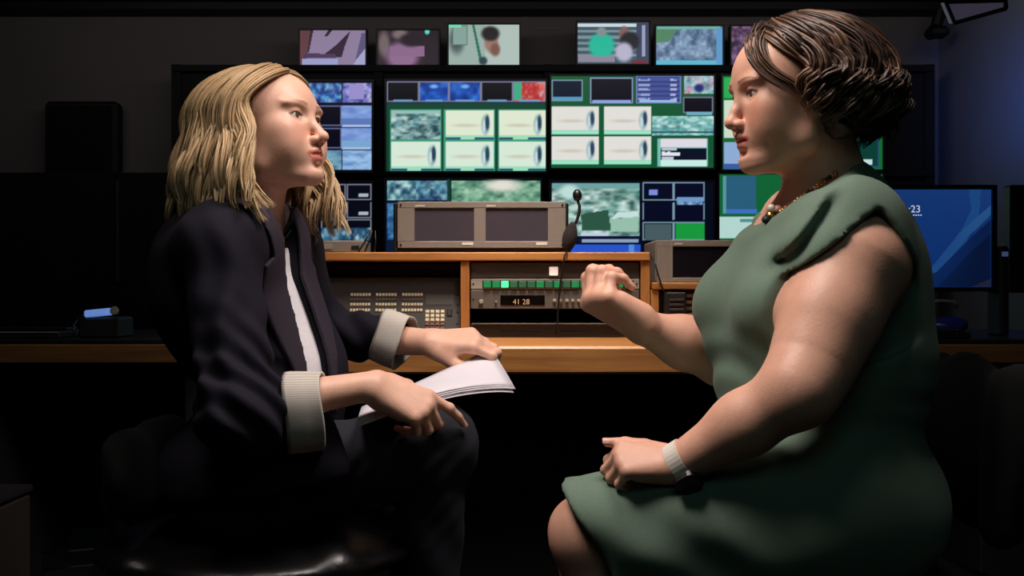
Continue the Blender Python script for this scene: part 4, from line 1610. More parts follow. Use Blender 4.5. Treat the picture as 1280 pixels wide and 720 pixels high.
tag(o, 'grey cable arching over the dark blue controller', 'cable')
# cabinet under the right desk
r = empty('equipment_cabinet', (X(1300, 3.1), 3.2, 0))
MB().box(X(1226, 3.06), X(1368, 3.06), 3.06, 3.6, 0, Z(500, 3.06), .004).build('body', M_bmetal, r)
MB().box(X(1240, 3.04), X(1368, 3.04), 3.06, 3.5, Z(499.5, 3.06), Z(446, 3.06), .004).build('top_box', mat('box_grey', (120, 120, 130), rough=.6, noise=(20, .05)), r)
for (y0, y1) in ((543, 547.5), (563, 569)):
    MB().box(X(1224, 3.05), X(1368, 3.05), 3.045, 3.0598, Z(y1, 3.05), Z(y0, 3.05), .002).build('shelf_edge', mat('edge_grey', (150, 150, 155), rough=.4, noise=(20, .05)), r)
tag(r, 'dark equipment cabinet with two pale shelf edges under the right desk', 'cabinet')
# things on the left desk
r = empty('tape_dispenser', (X(122, 3.1), 3.12, zs_l))
z0 = Z(392, 3.1)
MB().tube([W(92, 424, 3.1) * (1, 1, 0) + np.array([0, 0, zs_l + .006]), W(92, 406, 3.1), W(100, 395, 3.1), W(112, 391, 3.1)], .004, 8).build('bent_arm', M_chrome, r, smooth=True)
MB().box(X(108, 3.1), X(138, 3.1), 3.08, 3.13, Z(395.5, 3.1), Z(386.5, 3.1), .004, Matrix.Rotation(-.10, 3, 'Y'), W(122, 391, 3.1)).build('lit_bar', mat('pale_blue_bar', (130, 160, 220), rough=.3, emit=(96, 128, 196, .85), noise=(10, .05)), r)
MB().lathe([(.01, 0), (.013, .006), (.010, .012)], W(144, 388.5, 3.09), (0, -1, 0), 14).build('end_knob', M_lgrey, r)
MB().box(X(100, 3.1), X(152, 3.1), 3.085, 3.2, zs_l, Z(396.5, 3.1), .006).build('base_box', M_bmetal, r)
tag(r, 'small black device with a pale blue lit bar on the left side desk', 'device')
r = empty('keyboard', (X(40, 3.1), 3.2, zs_l))
MB().box(X(-40, 3.1), X(82, 3.1), 3.06, 3.22, zs_l, zs_l + .02, .004).build('case', M_bmetal, r)
MB().box(X(-40, 3.1), X(80, 3.1), 3.055, 3.0598, zs_l + .016, zs_l + .019, .0005).build('edge_strip', M_grey, r)
MB().box(X(-38, 3.1), X(80, 3.1), 3.12, 3.2, zs_l + .0203, zs_l + .028, .003).build('key_block', M_black, r)
tag(r, 'black keyboard with a grey edge on the left side desk', 'keyboard')
# box and wire stand on the floor at the lower left
r = empty('storage_box', (X(-88, 2.4), 2.5, 0))
MB().box(X(-140, 2.4), X(-36, 2.4), 2.4, 2.7, 0, Z(648, 2.4), .008).build('carton', mat('dull_cardboard', (42, 33, 26), rough=.9, noise=(12, .1)), r)
MB().box(X(-142, 2.4), X(-34, 2.4), 2.39, 2.71, Z(648, 2.4) + .001, Z(636, 2.4), .006).build('lid', M_cloth, r)
tag(r, 'dull brown carton standing on the floor at the lower left edge', 'box')
mb = MB()
pts = [W(52, 692, 2.8), W(52, 712, 2.8), W(118, 706, 2.8), W(118, 686, 2.8)]
for i in range(4):
    mb.tube([pts[i], pts[(i + 1) % 4]], .004, 8)
for p in (pts[1], pts[2]):
    mb.tube([p, np.array([p[0], p[1], 0])], .004, 8)
o = mb.build('wire_footrest', M_chrome, None, (pts[0][0], 2.8, 0))
tag(o, 'thin wire stand on the floor beside the brown carton', 'stand')
# ------------------------------------------------------------------ the blonde person in a dark blazer, at left
M_skin = mat('skin', (222, 172, 148), rough=0.48, attr=True, sss=0.12, noise=(55, .05), bump=(260, .0005))
M_nail = mat('fingernail', (226, 176, 162), rough=0.25, noise=(30, .04))
M_blazer = mat('blazer_navy', (22, 19, 32), rough=0.85, noise=(240, .10), bump=(700, .0005), spec=.25)
M_lapel = mat('lapel_plum', (46, 38, 50), rough=0.75, noise=(240, .08), bump=(700, .0004), spec=.3)
M_trous = mat('trousers_navy', (20, 22, 33), rough=0.9, noise=(240, .10), bump=(700, .0005))
M_shirt = mat('white_shirt', (232, 228, 232), rough=0.8, noise=(150, .05), bump=(500, .0004))


def stripe_mat(name, c1, c2, freq):
    m = mat(name, c1, rough=.85, bump=(600, .0004))
    nt = m.node_tree
    b = nt.nodes['Principled BSDF']
    tc = nt.nodes.new('ShaderNodeTexCoord')
    w = nt.nodes.new('ShaderNodeTexWave')
    w.bands_direction = 'Z'
    w.inputs['Scale'].default_value = freq
    w.inputs['Distortion'].default_value = .6
    nt.links.new(tc.outputs['Object'], w.inputs['Vector'])
    mx = nt.nodes.new('ShaderNodeMix')
    mx.data_type = 'RGBA'
    mx.inputs[6].default_value = lin(*c1)
    mx.inputs[7].default_value = lin(*c2)
    nt.links.new(w.outputs['Fac'], mx.inputs[0])
    nt.links.new(mx.outputs[2], b.inputs['Base Color'])
    return m


M_cuff = stripe_mat('striped_lining', (206, 198, 186), (176, 168, 160), 90)

A_base = np.array([-.46, 1.97, 0.0])
yawT = math.radians(-22)
fT = np.array([math.cos(yawT), math.sin(yawT), 0])
RT = frame(fT)
lT = RT[:, 1]
yawH, pitchH = math.radians(-21), math.radians(10)
fH = np.array([math.cos(yawH) * math.cos(pitchH), math.sin(yawH) * math.cos(pitchH), math.sin(pitchH)])
nas = W(387.5, 144.5, 1.91)
sH = 1.045
RH = frame(fH, roll=math.radians(-2))
HF = Fr(nas - RH @ (np.array([.086, 0, .003]) * sH), RH, sH)

sh_n, sh_f = W(276, 306, 1.83), W(352, 306, 2.12)
el_n, el_f = W(303, 510, 1.74), W(398, 420, 2.24)
wr_n, wr_f = W(466, 482, 1.80), W(538, 428, 2.10)
nb = W(308, 282, 1.985)
chest, waist, pelv = W(294, 362, 1.975), W(354, 478, 1.975), W(318, 600, 1.98)
hip_n, hip_f = W(300, 612, 1.90), W(318, 612, 2.07)
kn_n, kn_f = W(540, 556, 1.93), W(530, 628, 2.12)
an_n, an_f = W(532, 836, 1.98), W(512, 975, 2.16)


def torso_ops(S, i=0.0):
    S.ell(chest, (.105 + i, .150 + i, .175 + i), RT, .05)
    S.ell(chest + RT @ np.array([.035, 0, -.03]), (.085 + i, .120 + i, .075 + i), RT, .05)
    S.ell(waist, (.098 + i, .130 + i, .14 + i), RT, .06)
    S.ell(pelv, (.125 + i, .165 + i, .115 + i), RT, .06)
    S.cap(sh_n, sh_f, .055 + i, .055 + i, .05)
    return S


B = Shape()
torso_ops(B, -.012)
B.cap(nb + np.array([0, 0, -.03]), HF(-.018, 0, -.055), .058, .049, .03)
add_head(B, HF, jaw=.96, nose=1.015, mouth_open=.0005, cran=.90)
B.chain([sh_n, el_n], [.046, .037], .03)
B.chain([el_n, el_n * .55 + wr_n * .45, wr_n], [.036, .030, .0240], .02)
B.chain([sh_f, el_f], [.046, .037], .03)
B.chain([el_f, wr_f], [.038, .0250], .02)
for (h_, k_, a_) in ((hip_n, kn_n, an_n), (hip_f, kn_f, an_f)):
    B.chain([h_, k_], [.076, .052], .03)
    B.chain([k_, a_], [.050, .034], .02)
# near (right) hand on the paper
xh = np.array([.90, .10, -.42])
zh = np.array([.30, -.72, .62])
Rn = frame(xh, zh)
tips_n = add_hand(B, wr_n + Rn @ np.array([.004, 0, 0]), Rn, 1,
                  [(14, 18, 12, .02), (46, 62, 35), (56, 68, 38), (62, 70, 38)],
                  [(.020, .026, -.008), (.048, .044, -.022), (.078, .046, -.034), (.100, .040, -.042)], 1.02, .04, 1.05)
# far (left) hand at the top edge of the paper
xf = np.array([.97, -.16, .06])
zf = np.array([.10, -.50, .86])
Rf = frame(xf, zf)
tips_f = add_hand(B, wr_f, Rf, -1,
                  [(30, 74, 36), (34, 70, 36), (38, 66, 36), (42, 62, 34)],
                  [(.020, .026, -.010), (.050, .042, -.026), (.082, .040, -.036), (.106, .032, -.040)], 1.0, .05, 1.05)

ho, wn, wf = HF.o, wr_n, wr_f
G = (axis(-.70, .0, .0070, [(ho[0] - .12, ho[0] + .135, .0022), (wn[0] - .09, wn[0] + .17, .0026), (wf[0] - .03, wf[0] + .16, .0026)]),
     axis(1.60, 2.34, .0070, [(ho[1] - .11, ho[1] + .11, .0024), (wn[1] - .06, wn[1] + .10, .0026), (wf[1] - .08, wf[1] + .06, .0026)]),
     axis(.02, ho[2] + .14, .0080, [(ho[2] - .135, ho[2] + .15, .0020), (wn[2] - .105, wn[2] + .05, .0024), (wf[2] - .07, wf[2] + .05, .0024)]))
V, Q = shape_mesh(B, G, None, None, 1)
skinL = np.array(lin(226, 176, 152))
C = head_colors(V, HF, skinL, lin(196, 104, 92), lin(150, 112, 82), .22)
for tips in (tips_n, tips_f):
    for (a, b, r) in tips:
        d = np.linalg.norm(V - b, axis=1)
        w = (np.exp(-(d / .011) ** 2) * .45)[:, None]
        C = C * (1 - w) + (skinL[:3] * np.array([1.0, .74, .68]))[None, :] * w
pA = mesh_obj('person', V, Q, M_skin, None, tuple(A_base), True, C)
tag(pA, 'seated person with blonde wavy hair, dark blazer and white shirt holding papers', 'person')
add_eyes(pA, HF, (92, 74, 58))
nails(pA, tips_n, Rn, 1.02, M_nail, (0,))
nails(pA, tips_f, Rf, 1.0, M_nail, (0, 1))

# --- trousers
T = Shape()
T.ell(pelv + (0, 0, -.005), (.128, .168, .112), RT, .05)
T.cap(hip_n, kn_n, .092, .070, .03)
T.cap(kn_n, an_n, .066, .052, .03)
T.ell(kn_n + (.012, -.005, .006), (.066, .064, .066), None, .03)
T.cap(hip_f, kn_f, .092, .068, .03)
T.cap(kn_f, an_f, .064, .052, .03)


def trouser_folds(D, G):
    x, y, z = G[0][:, None, None], G[1][None, :, None], G[2][None, None, :]
    near = np.exp(-(((x - kn_n[0] + .05) / .10) ** 2 + ((z - kn_n[2] + .04) / .10) ** 2))
    D = D + .0045 * near * np.sin((x * .7 - z * .7) * 190 + 8 * y)
    return D + .002 * np.sin(x * 60 + z * 45 + y * 30)


v, q = shape_mesh(T, (-.70, 1.74, .04), (-.02, 2.30, .74), .0062, 1, trouser_folds)
mesh_obj('trousers', v, q, M_trous, pA, tuple(A_base), True)
# shoes
for (a_, d_) in ((an_n, np.array([.93, -.10, -.35])), (an_f, np.array([.98, -.17, 0]))):
    S = Shape()
    d_ = d_ / np.linalg.norm(d_)
    zoff = np.array([0, 0, -.03])
    S.cap(a_ + zoff, a_ + zoff * .2 + (0, 0, .03), .042, .045, .01)
    S.cap(a_ + zoff - d_ * .03, a_ + zoff + d_ * .13 + (0, 0, -.012), .036, .026, .02)
    S.plane(a_ + (0, 0, -.072), (0, 0, -1), .004)
    v, q = shape_mesh(S, a_ - .21, a_ + .21, .006)
    mesh_obj('shoe', v, q, mat('black_leather', (12, 12, 13), rough=.3, noise=(40, .1)), pA, tuple(A_base), True)

# --- shirt
S = Shape()
torso_ops(S, -.002)
S.cap(nb + (0, 0, -.05), nb + RT @ np.array([.02, 0, .012]), .064, .060, .03)
S.ell(HF(-.02, 0, -.13), (.052, .052, .10), None, .008, 's')
v, q = shape_mesh(S, (-.66, 1.74, .46), (-.22, 2.26, 1.10), .006)
mesh_obj('shirt', v, q, M_shirt, pA, tuple(A_base), True)

# --- blazer: body and sleeves, open at the front
def T2(x, y, z):
    """forward, left, up coordinates about the chest"""
    px, py, pz = x - chest[0], y - chest[1], z - chest[2]
    return px * RT[0, 0] + py * RT[1, 0], px * RT[0, 1] + py * RT[1, 1], pz


OPEN_MID = -.016


def half_open(w):
    """half width of the front opening at height w about the chest"""
    return np.interp(w, [-.40, -.24, -.16, .02, .12, .20], [.085, .056, .029, .029, .042, .058])


J = Shape()
torso_ops(J, .010)
J.ell(chest + RT @ np.array([-.012, 0, .02]), (.116, .158, .155), RT, .04)
J.ell(pelv + (0, 0, .01), (.150, .188, .13), RT, .05)
J.cap(sh_n, sh_f, .066, .066, .04)
J.cap(nb + (0, 0, -.03), nb + RT @ np.array([-.012, 0, .018]), .078, .072, .03)
J.ell(nb + RT @ np.array([.035, 0, .04]), (.062, .060, .085), RT, .012, 's')


def opening(x, y, z):
    u, v, w = T2(x, y, z)
    return np.maximum(np.abs(v - OPEN_MID) - half_open(w), -(u - .02)) + 0 * w


J.fn(opening, chest - (.3, .3, .5), chest + (.3, .3, .3), .006, 's')
# tails over the lap
tail = RT @ np.array([.06, 0, 0])
J.cap(W(372, 520, 1.80), W(398, 585, 1.80), .050, .055, .035, 'u', ((0, 1, .1), .40))
J.cap(W(330, 540, 1.80), W(330, 640, 1.80), .075, .085, .04, 'u', ((0, 1, .1), .5))
J.plane(W(400, 604, 1.8), (.16, 0, -1), .01)
# sleeves
J.chain([sh_n + (0, -.006, -.01), el_n + (-.004, 0, 0)], [.064, .058], .03)
cu_n = W(366, 515, 1.775)
J.chain([el_n + (-.004, 0, 0), cu_n + (-.012, 0, 0)], [.060, .050], .03)
J.ell(el_n + (.010, -.006, -.012), (.066, .062, .060), None, .04)
J.chain([sh_f, el_f], [.066, .058], .03)
cu_f = W(486, 421, 2.16)
J.chain([el_f, cu_f], [.058, .043], .03)


def blazer_folds(D, G):
    x, y, z = G[0][:, None, None], G[1][None, :, None], G[2][None, None, :]
    e = np.exp(-(((x - el_n[0] - .02) / .10) ** 2 + ((y - el_n[1]) / .12) ** 2 + ((z - el_n[2] - .02) / .10) ** 2))
    D = D + .0085 * e * np.sin((x * .55 + z * .85) * 120 + 6 * np.sin(y * 22))
    e = np.exp(-(((x - el_f[0] - .05) / .12) ** 2 + ((y - el_f[1]) / .14) ** 2 + ((z - el_f[2]) / .12) ** 2))
    D = D + .0060 * e * np.sin((x * .9 + z * .5) * 120 + 5 * np.sin(y * 18))
    e = np.exp(-(((x - sh_n[0] - .01) / .06) ** 2 + ((z - sh_n[2] + .16) / .16) ** 2)) * (y < 1.9)
    D = D + .0060 * e * np.sin((x * 1.0 + z * .22) * 105 + 2 * np.sin(z * 25))
    D = D + .0025 * np.sin(x * 38 + z * 24 + 2 * np.sin(y * 21)) * np.sin(z * 30 + y * 17)
    return D


v, q = shape_mesh(J, (-.76, 1.60, .44), (-.18, 2.36, 1.13), .0048, 1, blazer_folds)
bl = mesh_obj('blazer', v, q, M_blazer, pA, tuple(A_base), True)


# lapels and the turned-back front edges: thin sheets lying on the blazer
def lapel(side, band):
    base = Shape()
    torso_ops(base, .010)
    base.ell(chest + RT @ np.array([-.012, 0, .02]), (.116, .158, .155), RT, .04)
    base.cap(sh_n, sh_f, .066, .066, .04)
    base.cap(nb + (0, 0, -.03), nb + RT @ np.array([-.012, 0, .018]), .078, .072, .03)
    base.ell(nb + RT @ np.array([.035, 0, .04]), (.062, .060, .085), RT, .012, 's')

    def make(G):
        D = base.eval(G)
        x, y, z = G[0][:, None, None], G[1][None, :, None], G[2][None, None, :]
        u, v_, w = T2(x, y, z)
        w = w + 0 * x
        t = side * (v_ - OPEN_MID)
        ho = half_open(w)
        wid = np.interp(w, band[0], band[1])
        edge = np.maximum(ho - .004 - t, t - ho - wid)
        sheet = np.abs(D - .0055) - .0042
        out = np.maximum(np.maximum(sheet, edge), np.maximum(-(u - .0), np.maximum(w - .150, -.22 - w)))
        return out
    return shape_mesh(make, chest - (.20, .24, .26), chest + (.26, .24, .22), .0030, 2)


bandN = ([-.22, -.17, .04, .055, .10, .15], [.004, .010, .062, .036, .050, .040])
for sd in (-1, 1):
    v, q = lapel(sd, bandN)
    if len(v):
        mesh_obj('lapel', v, q, M_lapel, pA, tuple(A_base), True)


# turned-back striped cuffs: hollow flaring sleeves
def cuff(c0, ax, r0, r1, ln, sx, xdir, wob):
    ax = np.asarray(ax, float)
    ax = ax / np.linalg.norm(ax)
    mb = MB()
    n = 48
    a = np.asarray(xdir, float)
    a = a - ax * (a @ ax)
    a /= np.linalg.norm(a)
    b = np.cross(ax, a)
    prof = [(r0 * .97, .002), (r0, 0), (r0 * 1.01, ln * .12), (r0 * .4 + r1 * .6 + .001, ln * .6), (r1, ln * .95), (r1 + .001, ln), (r1 - .003, ln + .001), (r1 - .005, ln * .95), (r0 - .006, ln * .3), (r0 - .012, .004)]
    V = []
    for (r, h) in prof:
        for k in range(n):
            t = 2 * math.pi * k / n
            rr = r * (1 + .03 * math.sin(3 * t + wob) + .02 * math.sin(5 * t + 2 * wob))
            V.append(c0 + ax * (h + .004 * math.sin(2 * t + wob)) + (a * math.cos(t) * sx + b * math.sin(t)) * rr)
    F = [(i * n + k, i * n + (k + 1) % n, (i + 1) * n + (k + 1) % n, (i + 1) * n + k) for i in range(len(prof) - 1) for k in range(n)]
    return V, F


v, f = cuff(W(359, 515, 1.762), (1, .10, .03), .0655, .0630, .058, .92, (0, 1, 0), .6)
mesh_obj('cuff', v, f, M_cuff, pA, tuple(A_base), True)['label'] = 'pale striped turned-back cuff of the near sleeve'
v, f = cuff(W(477, 418, 2.150), (.86, -.24, -.30), .0530, .0545, .052, .95, (0, 1, .2), 1.9)
mesh_obj('cuff', v, f, M_cuff, pA, tuple(A_base), True)['label'] = 'pale striped turned-back cuff of the far sleeve'


# --- hair
rng = np.random.default_rng(3)
WP, Wd, cid_ = fall_hair(HF, rng, 190, 13, .014, .180, .033, (75, 178), (.016, 10.5), 36, front_drift=.030, rad=(.100, .079, .066), lenvar=.02, behind=.0, drop=-.022, wid=.0025, az_root=(14, 40, 150))
v, q, li = locks(WP, Wd, 4, .75, HF(-.01, 0, .0))
r8 = np.random.default_rng(8)
tone = (.55 * r8.uniform(0, 1, cid_.max() + 1)[cid_] + .45 * r8.uniform(0, 1, len(WP)))[li][:, None]
tpos = np.tile(np.repeat(np.linspace(0, 1, WP.shape[1]), 4), len(WP))[:, None]
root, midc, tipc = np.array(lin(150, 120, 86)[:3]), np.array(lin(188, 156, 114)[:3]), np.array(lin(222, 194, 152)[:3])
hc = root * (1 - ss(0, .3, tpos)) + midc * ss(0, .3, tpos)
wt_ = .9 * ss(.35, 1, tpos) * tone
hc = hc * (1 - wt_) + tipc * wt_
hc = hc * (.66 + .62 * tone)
M_blond = mat('blonde_hair', (200, 160, 110), rough=.5, attr=True, noise=(260, .10), spec=.4)
hb = Shape()
for (c, r) in (((-.018, 0, .026), (.100, .082, .080)), ((-.050, 0, -.045), (.070, .084, .090)), ((-.035, -.066, -.075), (.040, .024, .080)), ((-.030, .066, -.075), (.036, .022, .080))):
    hb.ell(HF(*c), np.array(r) * sH, RH, .02)
hb.ell(HF(.075, 0, -.03), np.array([.075, .066, .098]) * sH, RH, .012, 's')
hb.cap(HF(.0, 0, -.06), HF(-.03, 0, -.22), .060, .064, .012, 's')
hb.plane(HF(0, 0, -.085), -RH[:, 2], .01)
bv, bq = shape_mesh(hb, HF.o - (.17, .17, .22), HF.o + (.16, .17, .16), .0050, 1,
                    lambda D, G: D + .0022 * np.sin(G[0][:, None, None] * 210 + 30 * np.sin(G[2][None, None, :] * 22)) * np.sin(G[1][None, :, None] * 190 + 1))
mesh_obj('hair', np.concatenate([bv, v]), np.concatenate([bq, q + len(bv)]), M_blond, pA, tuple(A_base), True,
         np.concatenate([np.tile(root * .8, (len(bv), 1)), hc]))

# --- the papers in the hands
pc = [W(447, 527, 1.80), W(640, 478, 1.98), W(612, 440, 2.10), W(452, 512, 1.95)]
pp = empty('paper_sheaf', tuple((pc[0] + pc[1] + pc[2] + pc[3]) / 4))
M_paper = mat('paper_white', (214, 209, 216), rough=.8, noise=(14, .02))
for s_ in range(5):
    n1, n2 = 18, 8
    Vv = []
    for lay in (0, 1):
        for i in range(n1 + 1):
            for j in range(n2 + 1):
                a, b = i / n1, j / n2
                p = (pc[0] * (1 - a) + pc[1] * a) * (1 - b) + (pc[3] * (1 - a) + pc[2] * a) * b
                p = p + np.array([0, 0, .010 * math.sin(a * math.pi) * (1 - b) + .0013 * (4 - s_) - lay * .0010])
                p = p + np.array([.003 * (s_ % 3) * a, -.002 * s_ * (1 - b), -.003 * (s_) * (1 - b) ** 4 * .6 - .010 * a ** 6 * (1 - b)])
                Vv.append(p)
    F_ = []
    N = (n1 + 1) * (n2 + 1)
    for i in range(n1):
        for j in range(n2):
            k = i * (n2 + 1) + j
            F_.append((k, k + n2 + 1, k + n2 + 2, k + 1))
            F_.append((N + k, N + k + 1, N + k + n2 + 2, N + k + n2 + 1))
    for i in range(n1):
        for j in (0, n2):
            k = i * (n2 + 1) + j
            F_.append((k, N + k, N + k + n2 + 1, k + n2 + 1) if j == 0 else (k, k + n2 + 1, N + k + n2 + 1, N + k))
    for j in range(n2):
        for i in (0, n1):
            k = i * (n2 + 1) + j
            F_.append((k, k + 1, N + k + 1, N + k) if i == 0 else (k, N + k, N + k + 1, k + 1))
    mesh_obj('sheet', Vv, F_, M_paper, pp, world_loc(pp), True)
tag(pp, 'white sheaf of papers held by the blonde person', 'papers')

# --- her chair: black swivel chair
ch = empty('swivel_chair', (-.47, 1.98, 0))
S = Shape()
S.ell((-.45, 1.98, .440), (.29, .27, .045), None, .01)
S.cap((-.62, 1.78, .432), (-.62, 2.18, .432), .035, .035, .03)
S.cap((-.29, 1.80, .440), (-.29, 2.16, .440), .036, .036, .03)
v, q = shape_mesh(S, (-.80, 1.66, .35), (-.12, 2.30, .52), .008)
M_vinyl = mat('black_vinyl', (12, 11, 12), rough=.34, noise=(60, .15), bump=(180, .0006))
mesh_obj('seat', v, q, M_vinyl, ch, tuple(world_loc(ch)), True)
S = Shape()
S.cap((-.64, 1.86, .54), (-.66, 1.86, .62), .035, .03, .05)
S.cap((-.64, 2.10, .54), (-.66, 2.10, .62), .035, .03, .05)
S.ell((-.65, 1.98, .585), (.035, .17, .08), None, .05)
v, q = shape_mesh(S, (-.80, 1.72, .46), (-.56, 2.26, .90), .008)
mesh_obj('backrest', v, q, M_cloth, ch, tuple(world_loc(ch)), True)
MB().tube([(-.60, 1.98, .385), (-.68, 1.98, .40), (-.725, 1.98, .50), (-.72, 1.98, .60)], .018, 10).build('back_bar', M_bmetal, ch, smooth=True)
MB().lathe([(.10, 0), (.10, .02), (.03, .025)], (-.45, 1.98, .370), (0, 0, 1), 20).build('seat_plate', M_bmetal, ch)
MB().lathe([(.026, 0), (.026, .16), (.020, .16), (.020, .27)], (-.45, 1.98, .085), (0, 0, 1), 16).build('gas_column', M_chrome, ch)
MB().tube([(-.40, 1.90, .37), (-.36, 1.80, .365), (-.345, 1.735, .36)], .006, 8).build('lever', M_chrome, ch)
for k in range(5):
    a = 2 * math.pi * k / 5 + .3
    e = (-.45 + .29 * math.cos(a), 1.98 + .29 * math.sin(a), .075)
    MB().tube([(-.45, 1.98, .105), e], [.026, .016], 10).build('foot_arm', M_bmetal, ch, smooth=True)
    MB().lathe([(.010, -.024), (.030, -.022), (.030, .022), (.010, .024)], (e[0], e[1], .0305), (-math.sin(a), math.cos(a), 0), 18).build('caster', M_black, ch)
tag(ch, 'black swivel chair under the blonde person', 'chair')
# ------------------------------------------------------------------ the brown-haired person in a green dress, at right
M_dress = mat('green_dress', (96, 118, 101), rough=0.8, noise=(300, .08), bump=(900, .0004), sheen=.06)
B_base = np.array([.50, 1.74, 0.0])
yawT = math.radians(180 + 14)
RT = frame((math.cos(yawT), math.sin(yawT), 0))
yawH, pitchH = math.radians(180 + 9), math.radians(-5)
RH = frame((math.cos(yawH) * math.cos(pitchH), math.sin(yawH) * math.cos(pitchH), math.sin(pitchH)))
sH = 1.04
nas = W(924, 119, 1.70)
HG = Fr(nas - RH @ (np.array([.086, 0, .003]) * sH), RH, sH)

sh_n, sh_f = W(1064, 290, 1.60), W(1000, 280, 1.90)
el_n, el_f = W(997, 490, 1.50), W(905, 446, 1.93)
wr_n, wr_f = W(850, 580, 1.57), W(806, 410, 1.86)
nb = W(1043, 238, 1.755)
chest, waist, pelv = W(1032, 345, 1.745), W(1024, 470, 1.745), W(1022, 615, 1.745)
hip_n, hip_f = W(1020, 640, 1.64), W(1020, 640, 1.84)
kn_n, kn_f = W(736, 668, 1.64), W(731, 664, 1.80)
an_n, an_f = W(800, 1040, 1.66), W(770, 1000, 1.84)


def torso_ops(S, i=0.0):
    S.ell(chest, (.140 + i, .180 + i, .165 + i), RT, .06)
    S.ell(waist, (.160 + i, .178 + i, .15 + i), RT, .07)
    S.ell(pelv, (.165 + i, .195 + i, .125 + i), RT, .07)
    for y in (-1, 1):
        S.ell(chest + RT @ np.array([.095, y * .072, -.050]), (.092 + i, .082 + i, .080 + i), RT, .05)
    S.cap(sh_n, sh_f, .056 + i, .056 + i, .05)
    return S


B = Shape()
torso_ops(B, -.014)
B.cap(nb + np.array([.0, 0, -.03]), HG(-.022, 0, -.055), .066, .059, .035)
add_head(B, HG, jaw=1.06, nose=.99, mouth_open=.0022, cheek=1.04, dchin=.5)
arm = [W(1068, 332, 1.575), W(1036, 402, 1.545), W(1014, 458, 1.52), el_n]
arm_r = [.079, .061, .050, .044]
B.chain(arm, arm_r, .04)
B.chain([el_n, W(930, 530, 1.535), wr_n], [.046, .041, .0290], .03)
B.chain([sh_f, el_f], [.064, .048], .05)
B.chain([el_f, el_f * .5 + wr_f * .5, wr_f], [.048, .042, .030], .03)
for (h_, k_, a_) in ((hip_n, kn_n, an_n), (hip_f, kn_f, an_f)):
    B.chain([h_, k_], [.090, .058], .03)
    B.chain([k_ + (.004, 0, -.004), k_ * .7 + a_ * .3 + (.012, 0, 0), a_], [.058, .056, .036], .02)
    f_ = np.array([-.98, -.1, -.1])
    B.chain([a_, a_ + f_ * .10 + (0, 0, -.03)], [.036, .026], .02)
# near (left) hand resting on the thigh, thumb along the top
xn = np.array([-.97, .10, .06])
zn = np.array([.06, -.66, .75])
Rn = frame(xn, zn)
tips_n = add_hand(B, wr_n + Rn @ np.array([.006, 0, 0]), Rn, -1,
                  [(58, 70, 36), (62, 72, 38), (66, 72, 38), (68, 70, 38)],
                  [(.020, .026, -.004), (.050, .040, -.008), (.082, .043, -.008), (.112, .040, -.007)], .89, .03, 1.05)
# far (right) hand: loose raised fist
xf = np.array([-.84, -.14, .50])
zf = np.array([-.48, -.42, -.76])
Rf = frame(xf, zf)
tips_f = add_hand(B, wr_f + Rf @ np.array([.002, 0, 0]), Rf, 1,
                  [(62, 78, 40), (68, 80, 40), (72, 80, 40), (76, 78, 40)],
                  [(.020, .024, -.012), (.046, .034, -.032), (.072, .022, -.048), (.086, .004, -.056)], 1.12, .03, 1.2)

ho, wn, wf = HG.o, wr_n, wr_f
G = (axis(-.02, .86, .0070, [(ho[0] - .135, ho[0] + .12, .0022), (wn[0] - .14, wn[0] + .06, .0026), (wf[0] - .15, wf[0] + .02, .0026)]),
     axis(1.38, 2.04, .0070, [(ho[1] - .11, ho[1] + .11, .0024), (wn[1] - .06, wn[1] + .10, .0026), (wf[1] - .08, wf[1] + .07, .0026)]),
     axis(.0, ho[2] + .14, .0070, [(ho[2] - .135, ho[2] + .15, .0020), (wn[2] - .06, wn[2] + .06, .0024), (wf[2] - .05, wf[2] + .13, .0026)]))
V, Q = shape_mesh(B, G, None, None, 1)
skinR = np.array(lin(220, 166, 142))
C = head_colors(V, HG, skinR, lin(188, 96, 88), lin(104, 70, 56), .3)
pB = mesh_obj('person', V, Q, M_skin, None, tuple(B_base), True, C)
tag(pB, 'seated person with short brown curls and sleeveless green dress raising a fist', 'person')
add_eyes(pB, HG, (70, 60, 48))
nails(pB, tips_n, Rn, .89, M_nail, (4,))

# --- dress
D_ = Shape()
torso_ops(D_, .002)
D_.cap(sh_n + (.0, -.004, .008), sh_f + (0, .004, .008), .066, .066, .05)
D_.cap(sh_n + (-.010, -.014, .006), sh_n + (-.034, -.024, -.030), .064, .062, .035)       # cap sleeve near
D_.chain(arm[:2], [.084, .074], .03)
D_.cap(sh_f + (.0, .020, .0), sh_f + (-.004, .036, -.035), .060, .060, .035)
D_.cap(nb + (0, 0, -.06), nb + RT @ np.array([-.004, 0, -.026]), .088, .078, .04)
D_.ell(W(1088, 440, 1.665), (.080, .090, .13), None, .05)
# skirt
D_.ell(pelv + (.01, 0, -.02), (.165, .215, .130), RT, .06)
D_.cap(hip_n + (0, -.01, .0), kn_n + (-.012, -.004, .004), .128, .080, .06)
D_.cap(hip_f + (0, .01, .0), kn_f + (-.012, .004, .004), .122, .080, .06)
D_.cap(hip_n * .5 + hip_f * .5, kn_n * .5 + kn_f * .5 + (-.01, 0, -.004), .125, .082, .05)
D_.cap(hip_n + (-.04, 0, -.03), kn_n + (.06, 0, -.060), .10, .070, .06)
D_.cap(hip_f + (-.04, 0, -.03), kn_f + (.06, 0, -.060), .10, .070, .06)
# hem: cut across the knees
h0, h1 = W(697, 598, 1.60), W(768, 722, 1.60)
dh = (h1 - h0) / np.linalg.norm(h1 - h0)
nh = np.cross(dh, np.array([0, 1, 0]))
nh = nh if nh[0] < 0 else -nh
D_.plane(h0, nh, .004)
D_.ell(sh_n + (.005, -.105, -.095), (.105, .075, .095), None, .008, 's') if False else None
